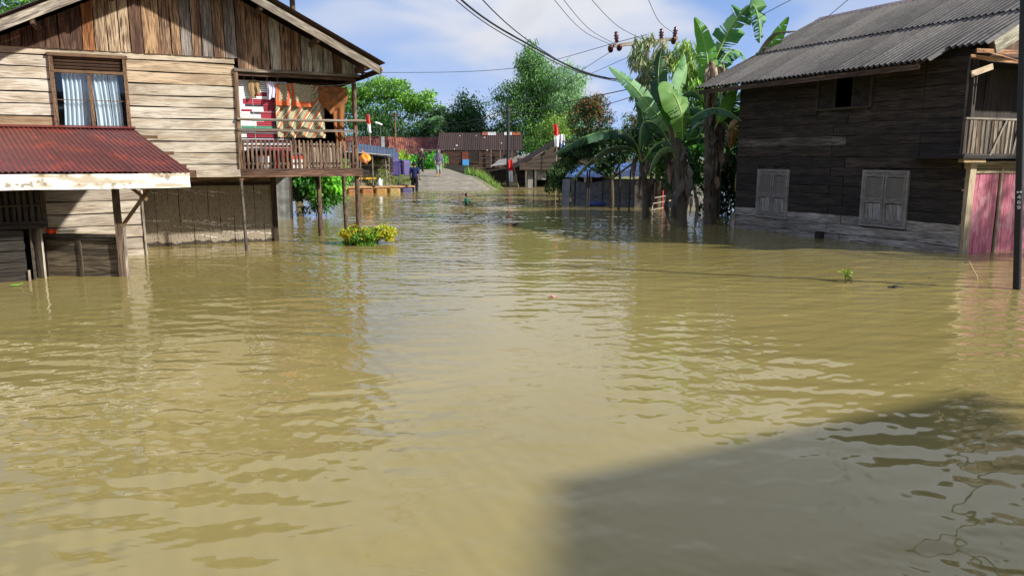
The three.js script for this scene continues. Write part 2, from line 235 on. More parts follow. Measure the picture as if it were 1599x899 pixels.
// ---------------------------------------------------------------- left house: two-storey timber house on posts, gable to the street
const TURN = THREE.MathUtils.degToRad(26), LO = [-5.01, 0, -14.03], RO = [8.03, 0, -13.36];
{
  const H = thing('timber_house', 'weathered two-storey wooden house with curtained window and laundry balcony', 'house', LO, TURN);
  const rakeY = (x) => 5.03 - 0.5 * Math.abs(x + 0.83);
  // upper horizontal boards, split by the window
  const up = sub('board_wall', H), R = rng(5), paleT = ['e6e0d6', 'd8d0c2', 'e8e0d2', 'c8beae', 'dad2c6'];
  let y = 3.5; const hs = [0.13, 0.19, 0.2, 0.2, 0.19, 0.2, 0.19, 0.2, 0.2, 0.21, 0.12];
  hs.forEach((h, i) => {
    const yc = y - h / 2, inWin = yc < 3.38 && yc > 2.2, t = 0.028 + 0.006 * R(), k = i === 1 || i === 2 ? 'rot' : 'pale';
    if (inWin) { mesh('plank', hplank(1.45, h - 0.02, t, -3.585, yc, -t / 2 + 0.004 * R(), 20 + i), wood('pale', i === 6 ? 'b49c80' : pick(R, ['f6f2ea', 'f0eadf', 'e8e0d2'])), up); mesh('plank', hplank(1.75, h - 0.02, t, -0.9, yc, -t / 2 + 0.004 * R(), 40 + i), wood('pale', k === 'rot' ? pick(R, ['d2bea4', 'dcc8ae']) : pick(R, paleT)), up); }
    else mesh('plank', hplank(4.3, h - 0.02, t, -2.16, yc, -t / 2 + (i === 0 ? 0.014 : 0), 60 + i), wood('pale', i === 0 ? 'e6dac6' : pick(R, paleT)), up);
    y -= h;
  });
  mesh('backing_board', box(1.4, 2.1, 0.02, -3.6, 2.43, -0.06), wood('dark', '6a5a4a'), up); mesh('backing_board', box(1.72, 2.1, 0.02, -0.9, 2.43, -0.06), wood('dark', '6a5a4a'), up);
  mesh('corner_board', vplank(0.07, 2.0, 0.06, -0.005, 2.3, 0.012, 91), wood('rot', 'c8b49c'), up);
  // gable of upright boards
  const gb = sub('gable_wall', H);
  const gx = [-4.0, -3.85, -3.7, -3.56, -3.4, -3.24, -3.09, -2.91, -2.72, -2.55, -2.38, -2.2, -2.01, -1.83, -1.67, -1.47, -1.2, -1.03, -0.88, -0.7, -0.54, -0.35, -0.16, 0.04, 0.22, 0.47, 0.61, 0.81, 0.99, 1.17, 1.37, 1.57, 1.76, 1.93, 2.13, 2.23];
  const D = ['rot', '947868'], B = ['rot', 'd2baa6'], O = ['rot', 'f6ba80'], T = ['rot', 'fbf0de'], Gy = ['grey', 'b8b0ac'], Pa = ['grey', 'f2ecdc'], Rg = ['rot', 'f2d8b8'];
  const tone = [D, D, D, D, D, D, D, D, D, D, O, T, T, T, D, Rg, B, Rg, Gy, B, Gy, B, Gy, B, B, B, Pa, B, B, Pa, Pa, Pa, D, Pa, Pa];
  for (let i = 0; i < gx.length - 1; i++) {
    const a = gx[i], b = gx[i + 1], bot = (a + b) / 2 < -0.02 ? 3.475 : 3.29, w = b - a - 0.014, x = (a + b) / 2, hgt = rakeY(x) - 0.06 - bot, z = 0.026 + 0.008 * R();
    mesh('plank', cutTop(vplank(w, hgt, 0.026, x, bot + hgt / 2, z, 120 + i), (q) => rakeY(q) - 0.06), wood(tone[i][0], tone[i][1], 0.005), gb);
  }
  mesh('backing_board', cutTop(wide(6.2, 0.4, 0.02, -0.9, 3.62, -0.035), (q) => Math.min(rakeY(q) - 0.1, 4.9)), wood('dark', '6a5a4a'), gb);
  mesh('sill_board', hplank(2.3, 0.05, 0.07, 1.12, 3.275, 0.03, 160), wood('grey', 'b4a898'), gb);
  // roof: corrugated sheets on rafters, verge boards, purlin ends
  const rf = sub('roof', H), zin = sheetMat(zincDark, 'c8c0ba');
  for (const s of [-1, 1]) for (let k = 0; k < 10; k++) {
    const X = V(s * 0.894, -0.447, 0), org = V(-0.83, 5.11, 0.86 - k * 0.92);
    mesh('roof_sheet', onBasis(corrugated(0.95, 3.76, 0.076, 0.009, 2, 0, 0, k), s > 0 ? org.clone().add(V(0, 0, -0.92)) : org, V(0, 0, s > 0 ? 1 : -1), X), zin, rf);
  }
  mesh('ridge_cap', [box(0.3, 0.012, 9.3, -0.7, 5.08, -3.75, 0, 0, -0.46), box(0.3, 0.012, 9.3, -0.96, 5.08, -3.75, 0, 0, 0.46)], sheetMat(zincDark, 'aaa49e'), rf);
  mesh('verge_board', beam([-0.83, 4.95, 0.8], [2.5, 3.29, 0.8], 0.03, 0.13, 171), wood('grey', 'cfc6b8'), rf);
  mesh('verge_board', beam([-0.83, 4.95, 0.8], [-4.2, 3.29, 0.8], 0.03, 0.15, 172), wood('grey', 'e8e0d0'), rf);
  for (const [x, yy] of [[2.2, 3.36], [1.35, 3.79], [0.4, 4.26], [-0.83, 4.86], [-1.9, 4.33], [-3.0, 3.78], [-3.9, 3.33]]) mesh('purlin', box(0.06, 0.09, 9.0, x, yy, -3.72), wood('rot', '9a8474'), rf);
  mesh('eave_board', box(0.025, 0.1, 9.1, 2.47, 3.31, -3.73), wood('rot', '8a7668'), rf);
  for (let k = 0; k < 11; k++) mesh('rafter', [beam([-0.83, 4.98, 0.6 - k * 0.85], [2.45, 3.34, 0.6 - k * 0.85], 0.05, 0.06, 3), beam([-0.83, 4.98, 0.6 - k * 0.85], [-4.1, 3.34, 0.6 - k * 0.85], 0.05, 0.06, 4)], wood('rot', '9a8474'), rf);
  // window
  const wn = sub('window', H), wf = wood('rot', 'b8a088');
  mesh('frame', [box(0.06, 1.2, 0.08, -2.87, 2.79, 0.01), box(0.06, 1.2, 0.08, -1.79, 2.79, 0.01), box(1.18, 0.05, 0.1, -2.33, 3.385, 0.012), box(1.1, 0.05, 0.085, -2.33, 3.12, 0.011), box(1.12, 0.05, 0.09, -2.33, 2.205, 0.013), box(0.055, 0.86, 0.07, -2.33, 2.66, 0.008)], wf, wn);
  for (let k = 0; k < 4; k++) mesh('louvre', box(1.0, 0.036, 0.012, -2.33, 3.185 + k * 0.052, -0.005, 0.6), wood('rot', '907868'), wn);
  const glass = new THREE.MeshPhysicalMaterial({ color: 0xf4faff, transmission: 1, thickness: 0, roughness: 0.03, ior: 1.5 });
  for (const s of [-1, 1]) { mesh('pane', box(0.47, 0.86, 0.004, -2.33 + s * 0.265, 2.66, -0.012), glass, wn); mesh('glazing_bar', box(0.5, 0.012, 0.014, -2.33 + s * 0.265, 2.66, 0), wf, wn); }
  const curt = new THREE.MeshPhysicalMaterial({ color: 0xeef0ee, roughness: 0.95, side: THREE.DoubleSide, transmission: 0.3, thickness: 0 });
  for (const [x0, x1, s] of [[-2.76, -2.45, 1], [-2.45, -2.37, 7], [-2.3, -2.06, 3], [-2.05, -1.9, 9]]) { const g = new THREE.PlaneGeometry(1, 0.95, 40, 6), p = g.attributes.position; for (let i = 0; i < p.count; i++) { const u = p.getX(i) + 0.5; p.setXYZ(i, lerp(x0, x1, u) + 0.02 * Math.sin(p.getY(i) * 3 + s), p.getY(i) + 2.68, -0.1 + 0.022 * Math.sin(u * (x1 - x0) * 95 + s + p.getY(i)) + 0.012 * Math.sin(u * 31 + s)); } g.computeVertexNormals(); mesh('curtain', g, curt, wn); }
  mesh('room_dark_sheet', box(1.3, 1.3, 0.02, -2.33, 2.7, -0.9), plain('3a4048', 0.95), wn);  // flat dark sheet; its colour stands in for the unlit room
  // balcony
  const bc = sub('balcony', H), brn = wood('rot', 'a08878'), brn2 = wood('rot', '8a7468');
  mesh('front_beam', beam([-0.02, 1.43, 0.03], [2.26, 1.43, 0.03], 0.07, 0.15, 201), wood('rot', 'a88c7e', 0.004), bc);
  mesh('front_beam', beam([-0.78, 1.425, 0.03], [-0.025, 1.43, 0.03], 0.06, 0.13, 202), wood('pale', 'd8cfbf'), bc);
  mesh('front_beam', beam([-1.7, 1.425, 0.03], [-0.79, 1.425, 0.03], 0.06, 0.13, 203), wood('rot', '947a70'), bc);
  for (let k = 0; k < 8; k++) mesh('floor_board', hplank(2.2, 0.17, 0.03, 0, 0, 0, 210 + k).rotateX(Math.PI / 2).translate(1.1, 1.49, -0.08 - k * 0.178), brn2, bc);
  for (const z of [-0.05, -1.04, -3.54, -7.76]) mesh('post', bar([2.17, -0.9, z], [z === -0.05 ? 2.17 : 2.14, z === -0.05 ? 3.3 : 1.4, z], z === -0.05 ? 0.05 : 0.045, z === -0.05 ? 0.045 : 0.042, 6), wood('rot', z === -0.05 ? 'a8968c' : '9a8a80', 0.004), bc);
  mesh('post', bar([0.02, -0.9, 0.02], [-0.02, 1.36, 0.0], 0.035, 0.03, 6), wood('grey', 'a0948a', 0.004), bc);
  mesh('post', bar([1.78, -0.9, -1.9], [1.78, 1.4, -1.9], 0.04, 0.04, 6), wood('rot', '8a7a70', 0.004), bc);
  mesh('rail', taperTube([[-0.03, 2.405, 0.06], [0.8, 2.4, 0.065], [1.3, 2.405, 0.06], [2.36, 2.42, 0.05]], 0.027, 0.026, 14, 8, 0.08), wood('grey', 'c4bcae', 0.003), bc);
  mesh('rail', beam([-0.02, 2.215, 0.05], [2.17, 2.22, 0.05], 0.035, 0.045, 221), wood('grey', 'a89c92', 0.004), bc);
  mesh('rail', [beam([0, 1.93, -0.0], [2.17, 1.93, -0.0], 0.03, 0.04, 222), beam([0, 1.6, -0.0], [2.17, 1.6, -0.0], 0.03, 0.04, 223)], brn2, bc);
  for (let k = 0; k < 27; k++) {
    const x = 0.05 + k * 0.0785, lean = (R() - 0.5) * (x > 1.25 ? 0.05 : 0.015), top = 2.02 + 0.025 * R() - (x > 1.5 ? 0.015 : 0);
    if (Math.abs(x - 1.27) < 0.03) { mesh('slat', vplank(0.05, 0.72, 0.02, 0, 0, 0, 400).rotateZ(0.045).translate(1.265, 1.86, 0.06), wood('grey', 'f4ecec', 0.002), bc); continue; }
    mesh('slat', vplank(0.032 + 0.008 * R(), top - 1.49, 0.016, 0, 0, 0, 401 + (k % 5)).rotateZ(lean).translate(x, (top + 1.49) / 2, 0.028), wood('rot', pick(R, ['b09a8e', 'a08a80', 'c0aa9c', '94807a']), 0.003), bc);
  }
  for (let k = 0; k < 13; k++) mesh('back_slat', vplank(0.05, 0.5, 0.014, 1.34 + k * 0.068, 1.76 + 0.01 * R(), -1.3, 410 + (k % 4)), wood('grey', pick(R, ['cfc0a8', 'b8a890', 'dccdb4']), 0.003), bc);
  mesh('back_rail', [box(1.0, 0.03, 0.03, 1.72, 1.92, -1.33), box(1.0, 0.03, 0.03, 1.72, 1.7, -1.33)], brn2, bc);
  mesh('post', vplank(0.08, 1.9, 0.08, 2.16, 2.35, -1.35, 230), brn2, bc);
  mesh('post', vplank(0.07, 1.7, 0.07, 1.2, 2.4, -1.33, 231), brn2, bc);
  for (let k = 0; k < 7; k++) mesh('back_plank', vplank(0.165, 1.78, 0.02, 0.09 + k * 0.17, 2.38, -1.42, 235 + k), wood('rot', '7c685c'), bc);
  mesh('head_beam', [beam([0, 3.22, -0.02], [2.2, 3.22, -0.02], 0.06, 0.08, 240), beam([2.16, 3.22, -0.05], [2.16, 3.22, -1.4], 0.06, 0.08, 241), beam([0, 3.22, -1.38], [2.2, 3.22, -1.38], 0.05, 0.07, 242)], brn2, bc);
  // lower storey
  const lw = sub('lower_wall', H); y = 1.4;
  for (let i = 0; i < 9; i++) { const h = 0.205 + 0.02 * R(); mesh('plank', hplank(2.5, h - 0.018, 0.026, -2.96, y - h / 2, 0.0 + 0.006 * R(), 260 + i), wood('pale', pick(R, ['dcd4ca', 'cfc6ba', 'e4dcd0', 'c4bab0'])), lw); y -= h; }
  mesh('backing_board', box(2.5, 2.3, 0.02, -2.97, 0.25, -0.04), wood('dark', '6a5a4a'), lw);
  mesh('corner_batten', vplank(0.03, 1.7, 0.03, -1.69, 0.3, 0.03, 270, 0.5), wood('grey', 'fffaf0', 0.002), lw);
  mesh('side_board', box(0.025, 2.2, 1.4, -1.72, 0.3, -0.72), wood('pale', 'd8cdbd'), lw);
  const wallArt = canvasTex(1024, 512, (c, w, h) => {
    c.fillStyle = '#8e8270'; c.fillRect(0, 0, w, h); const r = rng(99);
    for (let i = 0; i < 6000; i++) { const x = r() * w, yy = r() * h, l = 4 + r() * 22; c.fillStyle = `rgba(${r() < 0.55 ? '52,42,32' : r() < 0.5 ? '120,110,96' : '178,164,142'},${0.2 + 0.5 * r()})`; c.fillRect(x, yy, 1 + r() * 1.4, l); }
    c.lineCap = 'round';
    for (let i = 0; i < 22; i++) { let x = r() * w, yy = 20 + r() * h * 0.8; for (let k = 0; k < 60; k++) { const nx = x + 5 + r() * 9, ny = yy + (r() - 0.36) * 8; c.strokeStyle = `rgba(236,228,212,${r() < 0.35 ? 0 : 0.35 + 0.6 * r()})`; c.lineWidth = 2 + 5 * r(); c.beginPath(); c.moveTo(x, yy); c.lineTo(nx, ny); c.stroke(); x = nx; yy = ny; if (r() < 0.03) break; } }
    for (let x = 0; x < w; x += 3) { c.fillStyle = 'rgba(40,32,24,0.8)'; const k = h * (0.11 + 0.02 * r() + 0.015 * Math.sin(x * 0.02) + 0.01 * Math.sin(x * 0.07)); c.fillRect(x, h - k, 3, k); }
    for (let i = 0; i < 2200; i++) { c.fillStyle = `rgba(215,205,186,${0.2 + 0.5 * r()})`; c.fillRect(r() * w, h * (0.1 + 0.9 * r()), 1 + r() * 2, 1 + r() * 5); }
  });
  const wallMat = new THREE.MeshStandardMaterial({ map: wallArt, bumpMap: WOOD.rot.bumpMap, bumpScale: 0.006, roughness: 0.9 });
  const rw = sub('recessed_wall', H); let x0 = -1.7; const wr = rng(14);
  while (x0 < 0.66) { const w = 0.17 + 0.12 * wr(), x = x0 + w / 2, g = vplank(w - 0.006, 1.9, 0.024, x, 0.25, -1.4 + 0.008 * wr(), 280 + Math.round(x * 10)), p = g.attributes.position, uv = g.attributes.uv; for (let i = 0; i < p.count; i++) uv.setXY(i, (p.getX(i) + 1.8) / 2.7, (p.getY(i) + 0.1) / 1.35); mesh('plank', g, wallMat, rw); x0 += w; }
  mesh('head_beam', beam([-1.7, 1.19, -1.36], [0.78, 1.19, -1.36], 0.06, 0.06, 300), wood('rot', '6a584e'), rw);
  mesh('plank', hplank(2.5, 0.17, 0.022, -0.45, 1.3, -1.38, 301), wood('rot', 'd8c4a4'), rw);
  mesh('end_post', vplank(0.1, 2.2, 0.1, 0.76, 0.3, -1.38, 302), wood('rot', '6a584e'), rw);
  mesh('backing_board', box(2.4, 2.2, 0.02, -0.5, 0.3, -1.45), wood('dark', '5a4c40'), rw);
  // floor and the sides and back that close the house
  const sh = sub('house_shell', H), shm = wood('rot', '8c7a6c');
  mesh('floor_slab', [box(6.2, 0.08, 6.5, -0.9, 1.41, -4.7), box(4.3, 0.08, 1.36, -2.15, 1.41, -0.75)], shm, sh);
  mesh('side_wall', [box(0.03, 4.2, 7.9, -4.02, 1.3, -4.0), box(0.03, 1.9, 6.4, 2.18, 2.38, -4.65), box(0.03, 2.3, 6.4, 0.78, 0.25, -4.65)], shm, sh);
  mesh('back_wall', [box(6.2, 1.95, 0.03, -0.92, 2.4, -7.9), box(4.8, 2.2, 0.03, -1.63, 0.3, -7.88), cutTop(wide(6.2, 0.4, 0.02, -0.9, 3.55, -7.9), (q) => rakeY(q) - 0.12)], shm, sh);
  mesh('ceiling', [box(4.0, 0.02, 7.8, -2.02, 3.46, -4.02), box(2.15, 0.02, 6.4, 1.08, 3.42, -4.65)], shm, sh);
}

// ---------------------------------------------------------------- lean-to porch with red roof on the left
{
  const H = thing('lean_to_porch', 'lean-to porch with red corrugated roof and white fascia', 'porch', LO, TURN);
  const rf = sub('roof', H), R = rng(31);
  const tint = ['ffffff', 'f4e4e0', 'ffece6', 'eedcd8'];
  for (let k = 0; k < 7; k++) mesh('roof_sheet', onBasis(corrugated(0.82, 3.42, 0.068, 0.011, 3, 0.7 / 3.4, 0.015, 50 + k), V(-2.57 - k * 0.74, 2.21 + 0.004 * k, 0.0), V(1, 0, 0), V(0, -0.69, 3.34)), sheetMat(zincRed, tint[k % 4], 0.5), rf);
  mesh('flashing', box(5.4, 0.01, 0.2, -4.4, 2.225, 0.07, 0.2), sheetMat(zincRed, 'e8d0cc', 0.5), rf);
  mesh('fascia', [hplank(2.6, 0.2, 0.03, -2.36, 1.395, 3.31, 320, 0.6), hplank(2.6, 0.2, 0.03, -4.97, 1.4, 3.312, 321, 0.6)], new THREE.MeshStandardMaterial({ ...WOOD.pale, color: new THREE.Color('#ffffff'), map: tex(512, 256, (u, v, c) => { const a = fbm(u * 5, v * 9, 5, 9, 711, 5), b = fbm(u * 18, v * 5, 18, 5, 716, 4); mix3(rgb('e2ded6'), rgb('b4a68e'), sstep(0.5, 0.68, a * 0.7 + b * 0.3), c); mix3(c.slice(), rgb('6a5d4a'), sstep(0.66, 0.74, b) * 0.6, c); }), bumpScale: 0.003, roughness: 0.7 }), rf);
  for (const z of [0.35, 1.7, 2.6, 3.22]) mesh('purlin', box(4.4, 0.05, 0.06, -3.62 + z * 0.14, 2.13 - z * 0.207, z), wood('rot', 'c0a080'), rf);
  for (const x of [-1.9, -3.0, -4.2]) mesh('rafter', beam([x, 2.1, 0.05], [x + 0.66, 1.4, 3.28], 0.05, 0.07, 322), wood('rot', 'd8b890'), rf);
  mesh('post', vplank(0.1, 2.2, 0.09, -2.02, 0.2, 2.6, 330), wood('rot', '8c8074'), H);
  mesh('post', vplank(0.045, 1.6, 0.04, -1.95, -0.06, 2.62, 331, 0.5), wood('grey', 'e8dcd0'), H);
  mesh('brace', beam([-1.98, 0.72, 2.62], [-1.56, 1.3, 2.66], 0.05, 0.055, 332), wood('rot', 'd0bc9c'), H);
  mesh('brace', beam([-1.86, 1.32, 2.55], [-1.62, 1.1, 2.5], 0.04, 0.05, 333), wood('rot', 'b8a488'), H);
  // half-height wall of dark boards, set askew
  const A = V(-3.02, 0, 2.06), B = V(-2.06, 0, 2.58), hw = sub('half_wall', H); hw.position.set(A.x, 0, A.z); hw.rotation.y = -Math.atan2(B.z - A.z, B.x - A.x);
  const L = A.distanceTo(B), dk = ['d0c2a6', 'bcae94', 'dccdb0'];
  for (let i = 0; i < 7; i++) mesh('plank', hplank(L, 0.166, 0.024, L / 2, 0.49 - i * 0.17, 0, 340 + i), wood('dark', dk[i % 3]), hw);
  mesh('backing_board', box(L - 0.02, 1.2, 0.012, L / 2, -0.06, -0.02), wood('dark', 'b0a490'), hw);
  mesh('cap', hplank(L + 0.06, 0.035, 0.12, L / 2, 0.6, 0, 350), wood('dark', 'a09484'), hw); mesh('cap', hplank(L, 0.05, 0.03, L / 2, 0.56, 0.03, 351), wood('dark', '948878'), hw);
  mesh('batten', vplank(0.05, 1.3, 0.02, L / 2, -0.06, 0.024, 352), wood('dark', 'b0a48e'), hw); mesh('batten', vplank(0.05, 1.3, 0.02, 0.03, -0.06, 0.024, 353), wood('dark', '8a7e6a'), hw);
  mesh('side_plank', vplank(0.27, 1.75, 0.03, 0, 0, 0, 354).rotateY(-0.95).translate(-3.09, -0.12, 2.22), wood('grey', 'f0e6da'), H);
  // dark boarded front at the far left with open gaps, slatted vent over it
  const fw = sub('front_wall', H);
  for (let i = 0; i < 9; i++) mesh('plank', hplank(1.25, 0.135, 0.024, -3.84, 0.64 - i * 0.148, 2.42, 360 + i), wood('dark', '6e675e'), fw);
  mesh('post', vplank(0.03, 0.9, 0.03, -3.19, -0.3, 2.46, 370, 0.5), wood('grey', 'd8ccbc'), fw);
  mesh('lintel', hplank(1.3, 0.06, 0.05, -3.6, 0.755, 2.38, 371), wood('dark', '6e6456'), fw);
  mesh('room_back', box(2.4, 2.4, 0.02, -4.3, 0.3, 0.5), wood('dark', 'a89c8c'), fw); mesh('room_side', box(0.02, 1.9, 1.9, -3.14, -0.2, 1.42), wood('dark', 'a89c8c'), fw); mesh('room_ceiling', box(2.4, 0.02, 1.9, -4.3, 0.79, 1.4), wood('dark', 'a89c8c'), fw); mesh('room_side', box(0.02, 2.4, 2.0, -5.4, 0.3, 1.4), wood('dark', 'a89c8c'), fw);
  const vs = sub('slatted_vent', H);
  for (let i = 0; i < 11; i++) mesh('slat', vplank(0.042, 0.5, 0.018, -3.02 - i * 0.075, 1.04, 2.3, 375 + (i % 4)), wood('dark', pick(R, ['8a7c6c', '70645a', '98897a'])), vs);
  mesh('frame', [vplank(0.05, 0.56, 0.05, -2.95, 1.03, 2.3, 380), hplank(0.95, 0.04, 0.03, -3.4, 0.8, 2.31, 381), hplank(0.95, 0.04, 0.03, -3.4, 1.28, 2.31, 382), hplank(0.9, 0.02, 0.012, -3.4, 1.04, 2.316, 383)], wood('dark', 'a0907c'), vs);
  mesh('vent_back', box(0.95, 0.56, 0.02, -3.43, 1.04, 2.1), wood('dark', '8c8070'), vs);
}

// ---------------------------------------------------------------- right house: dark boarded house in the shade
{
  const H = thing('shaded_house', 'dark wooden house with grey corrugated roof and shuttered windows', 'house', RO, TURN);
  const R = rng(8), sw = sub('side_wall', H);
  const zb = (L, h, z, y, seed, t, kind = 'dark') => mesh('plank', hplank(L, h, 0.026, 0, 0, 0, seed).rotateY(-Math.PI / 2).translate(0.004 * R(), y, z), wood(kind, t, 0.007), sw);
  const wins = [[-2.12, -1.08, 0.36, 1.47], [-5.02, -4.06, 0.34, 1.45], [-3.42, -2.05, 2.69, 3.42]];
  let y = -0.9, i = 0;
  while (y < 3.45) {
    const h = y < 0.5 ? 0.19 + 0.03 * R() : 0.16 + 0.1 * R(), yc = y + h / 2, br = i % 2 ? -2.95 : -2.6, low = yc < 0.47;
    const cuts = wins.filter((w) => yc > w[2] - 0.02 && yc < w[3] + 0.02).sort((a, b) => a[0] - b[0]); let z0 = -5.75; const end = yc < 1.55 ? -0.02 : -0.1;
    for (const part of [...cuts.map((w) => [w[0], w[1]]), [end, end]]) {
      let spans = [[z0, part[0]]]; if (z0 < br - 0.4 && part[0] > br + 0.4) spans = [[z0, br - 0.006], [br + 0.006, part[0]]];
      for (const [a, b] of spans) if (b - a > 0.05) { const t = low ? pick(R, ['e0dcd6', 'ccc8c2', 'f0ece6']) : yc < 1.45 ? pick(R, ['766c62', '6a6058', '82766a']) : pick(R, ['82766a', '70665c', '8e8070', '7a6c5c', R() < 0.3 ? 'd0c8bc' : '6c6256']); zb(b - a - 0.006, h - 0.009, (a + b) / 2, yc, 500 + i * 3 + Math.round(a * 2), t, low ? 'grey' : 'dark'); }
      z0 = part[1];
    }
    y += h; i++;
  }
  mesh('backing_board', [box(0.02, 4.3, 2.2, 0.05, 1.25, -4.65), box(0.02, 2.4, 3.5, 0.05, 0.2 + 1.3, -1.8), box(0.02, 1.3, 3.5, 0.05, -0.3, -1.8), box(0.02, 0.85, 2.0, 0.05, 3.05, -1.02)], wood('dark', 'a89c8c'), sw);
  mesh('batten', vplank(0.05, 1.9, 0.03, -0.02, 2.5, -0.13, 560).rotateY(0), wood('grey', '8c8478'), sw);
  mesh('stub_post', box(0.12, 0.9, 0.14, -0.09, -0.3, -3.05), wood('dark', '706658'), sw);
  for (const [x, y] of [[0.03, 3.56], [6.9, 3.56]]) mesh('frieze_board', box(0.03, 0.26, 5.6, x, y, -2.95), wood('dark', '5a5248'), sw);
  // shutters: each window two louvred leaves
  for (const [z0, z1, y0, y1] of wins.slice(0, 2)) {
    const wn = sub('shuttered_window', H), gm = wood('grey', 'c8c5c2'), gl = wood('grey', 'dcdad8'), m = (z0 + z1) / 2, hgt = y1 - y0;
    mesh('frame', [box(0.06, hgt, 0.05, -0.02, (y0 + y1) / 2, z0 + 0.025), box(0.06, hgt, 0.05, -0.02, (y0 + y1) / 2, z1 - 0.025), box(0.058, 0.05, z1 - z0 - 0.1, -0.02, y1 - 0.025, m), box(0.07, 0.05, z1 - z0 - 0.1, -0.025, y0 + 0.025, m)], gl, wn);
    for (const s of [-1, 1]) {
      const w = (z1 - z0) / 2 - 0.06, c = m + s * (w / 2 + 0.006), b = y0 + 0.06, t = y1 - 0.06, midy = b + (t - b) * 0.47;
      const leaf = mesh('shutter', [box(0.03, t - b, 0.05, -0.035, (t + b) / 2, c - w / 2 + 0.025), box(0.03, t - b, 0.05, -0.035, (t + b) / 2, c + w / 2 - 0.025), box(0.028, 0.07, w - 0.1, -0.035, t - 0.035, c), box(0.028, 0.1, w - 0.1, -0.035, midy, c), box(0.028, 0.1, w - 0.1, -0.035, b + 0.05, c)], gm, wn);
      for (let k = 0; k < 9; k++) mesh('louvre', box(0.012, 0.052, w - 0.1, -0.028, midy + 0.075 + k * (t - 0.07 - midy - 0.09) / 8.6, c, 0, 0, 0.55), gl, wn);
      mesh('panel', vplank(w - 0.1, midy - b - 0.14, 0.012, 0, (midy + b) / 2, 0, 570 + s).rotateY(-Math.PI / 2).translate(-0.022, 0, c), wood('grey', 'e6e4e2'), wn);
    }
  }
  const uw = sub('open_window', H);
  mesh('frame', [box(0.06, 0.74, 0.05, -0.02, 3.06, -3.4), box(0.06, 0.74, 0.05, -0.02, 3.06, -2.07), box(0.06, 0.05, 1.26, -0.02, 2.71, -2.735), box(0.05, 0.72, 0.03, 0.0, 3.06, -2.98), box(0.05, 0.72, 0.03, 0.0, 3.06, -2.52)], wood('dark', 'a89c8a'), uw);
  for (const [w, z] of [[0.4, -3.18], [0.42, -2.3]]) mesh('shutter', box(0.02, 0.68, w, 0, 3.07, z), wood('dark', '6c6256'), uw);
  // roof
  const rf = sub('roof', H), S = V(0.905, 0.4255, 0), tints = ['cac6c0', 'b4b0aa', 'd4d0c8', 'bcb8b2', 'a8a49e', 'c4c0ba'];
  for (let k = 0; k < 10; k++) {
    const zf = 0.28 - k * 0.685, cut = k === 0 ? 0.52 : 0, base = V(-0.7, 3.385, zf).addScaledVector(S, cut);
    mesh('roof_sheet', onBasis(corrugated(0.73, 2.22 - cut, 0.122, 0.034, 2, 0, 0.01, 700 + k), base.clone().addScaledVector(S, 2.22 - cut), V(0, 0, -1), S.clone().negate()), sheetMat(zincGrey, tints[k % 6], 0.8), rf);
    mesh('roof_sheet', onBasis(corrugated(0.73, 2.5, 0.122, 0.034, 2, 0, 0.01, 720 + k), V(-0.7, 3.42, zf).addScaledVector(S, 2.08 + 2.5), V(0, 0, -1), S.clone().negate()), sheetMat(zincGrey, tints[(k * 5 + 2) % 6], 0.8), rf);
  }
  for (let k = 0; k < 5; k++) mesh('roof_sheet', onBasis(corrugated(1.42, 4.6, 0.122, 0.034, 1, 0, 0, 740 + k), V(3.45, 5.33, 0.28 - (k + 1) * 1.38), V(0, 0, 1), V(0.905, -0.4255, 0)), sheetMat(zincGrey, tints[k], 0.8), rf);
  mesh('ridge_cap', [bar([3.46, 5.36, 0.4], [3.46, 5.36, -6.7], 0.035, 0.035, 10), box(0.26, 0.012, 7.0, 3.35, 5.34, -3.15, 0, 0, 0.42)], plain('7a5a70', 0.5), rf);
  mesh('eave_board', beam([-0.66, 3.29, -6.5], [-0.66, 3.29, -0.62], 0.03, 0.1, 760), wood('rot', '9a8674'), rf);
  for (let k = 0; k < 9; k++) mesh('rafter', beam([-0.62, 3.34, -0.75 - k * 0.7], [3.45, 5.23, -0.75 - k * 0.7], 0.05, 0.07, 761), wood('rot', '7c6a5c'), rf);
  mesh('verge_board', beam([0.0, 3.55, 0.26], [3.45, 5.17, 0.26], 0.025, 0.24, 762), wood('grey', 'e4e2cc'), rf);
  for (const [a, b, s] of [[[-0.42, 3.47, 0.22], [1.2, 3.5, 0.3], 763], [[-0.3, 3.4, 0.05], [0.9, 3.36, 0.2], 764], [[-0.35, 3.46, 0.3], [0.55, 3.3, 0.45], 765]]) mesh('broken_board', beam(a, b, 0.02, s === 765 ? 0.02 : 0.07, s), wood('rot', 'f4c8a0'), rf);
  mesh('broken_board', beam([-0.18, 3.12, 0.02], [0.25, 3.26, 0.1], 0.02, 0.1, 766), wood('pale', 'f4e2c4'), rf);
  const gm = sub('gable_wall', H), gy = (q) => Math.min(3.6 + 0.47 * q, 3.6 + 0.47 * (6.9 - q)); for (let k = 0; k < 22; k++) { const x = 0.3 + k * 0.3; mesh('plank', cutTop(vplank(0.288, gy(x) - 3.44, 0.022, x, (gy(x) + 3.44) / 2, 0.05, 770 + k), gy), wood('rot', pick(R, ['b89888', 'a88a7c', 'c0a494'])), gm); }
  mesh('backing_board', cutTop(wide(6.8, 0.3, 0.02, 3.45, 3.5, 0.02), (q) => Math.min(3.6 + 0.47 * q, 3.6 + 0.47 * (6.9 - q))), wood('dark', '4c443c'), gm);
  // front: pink doors under a slatted verandah
  const fr = sub('front_wall', H);
  mesh('corner_post', vplank(0.17, 2.5, 0.12, 0.085, 0.4, 0.0, 790), wood('pale', 'cdbfa4'), fr);
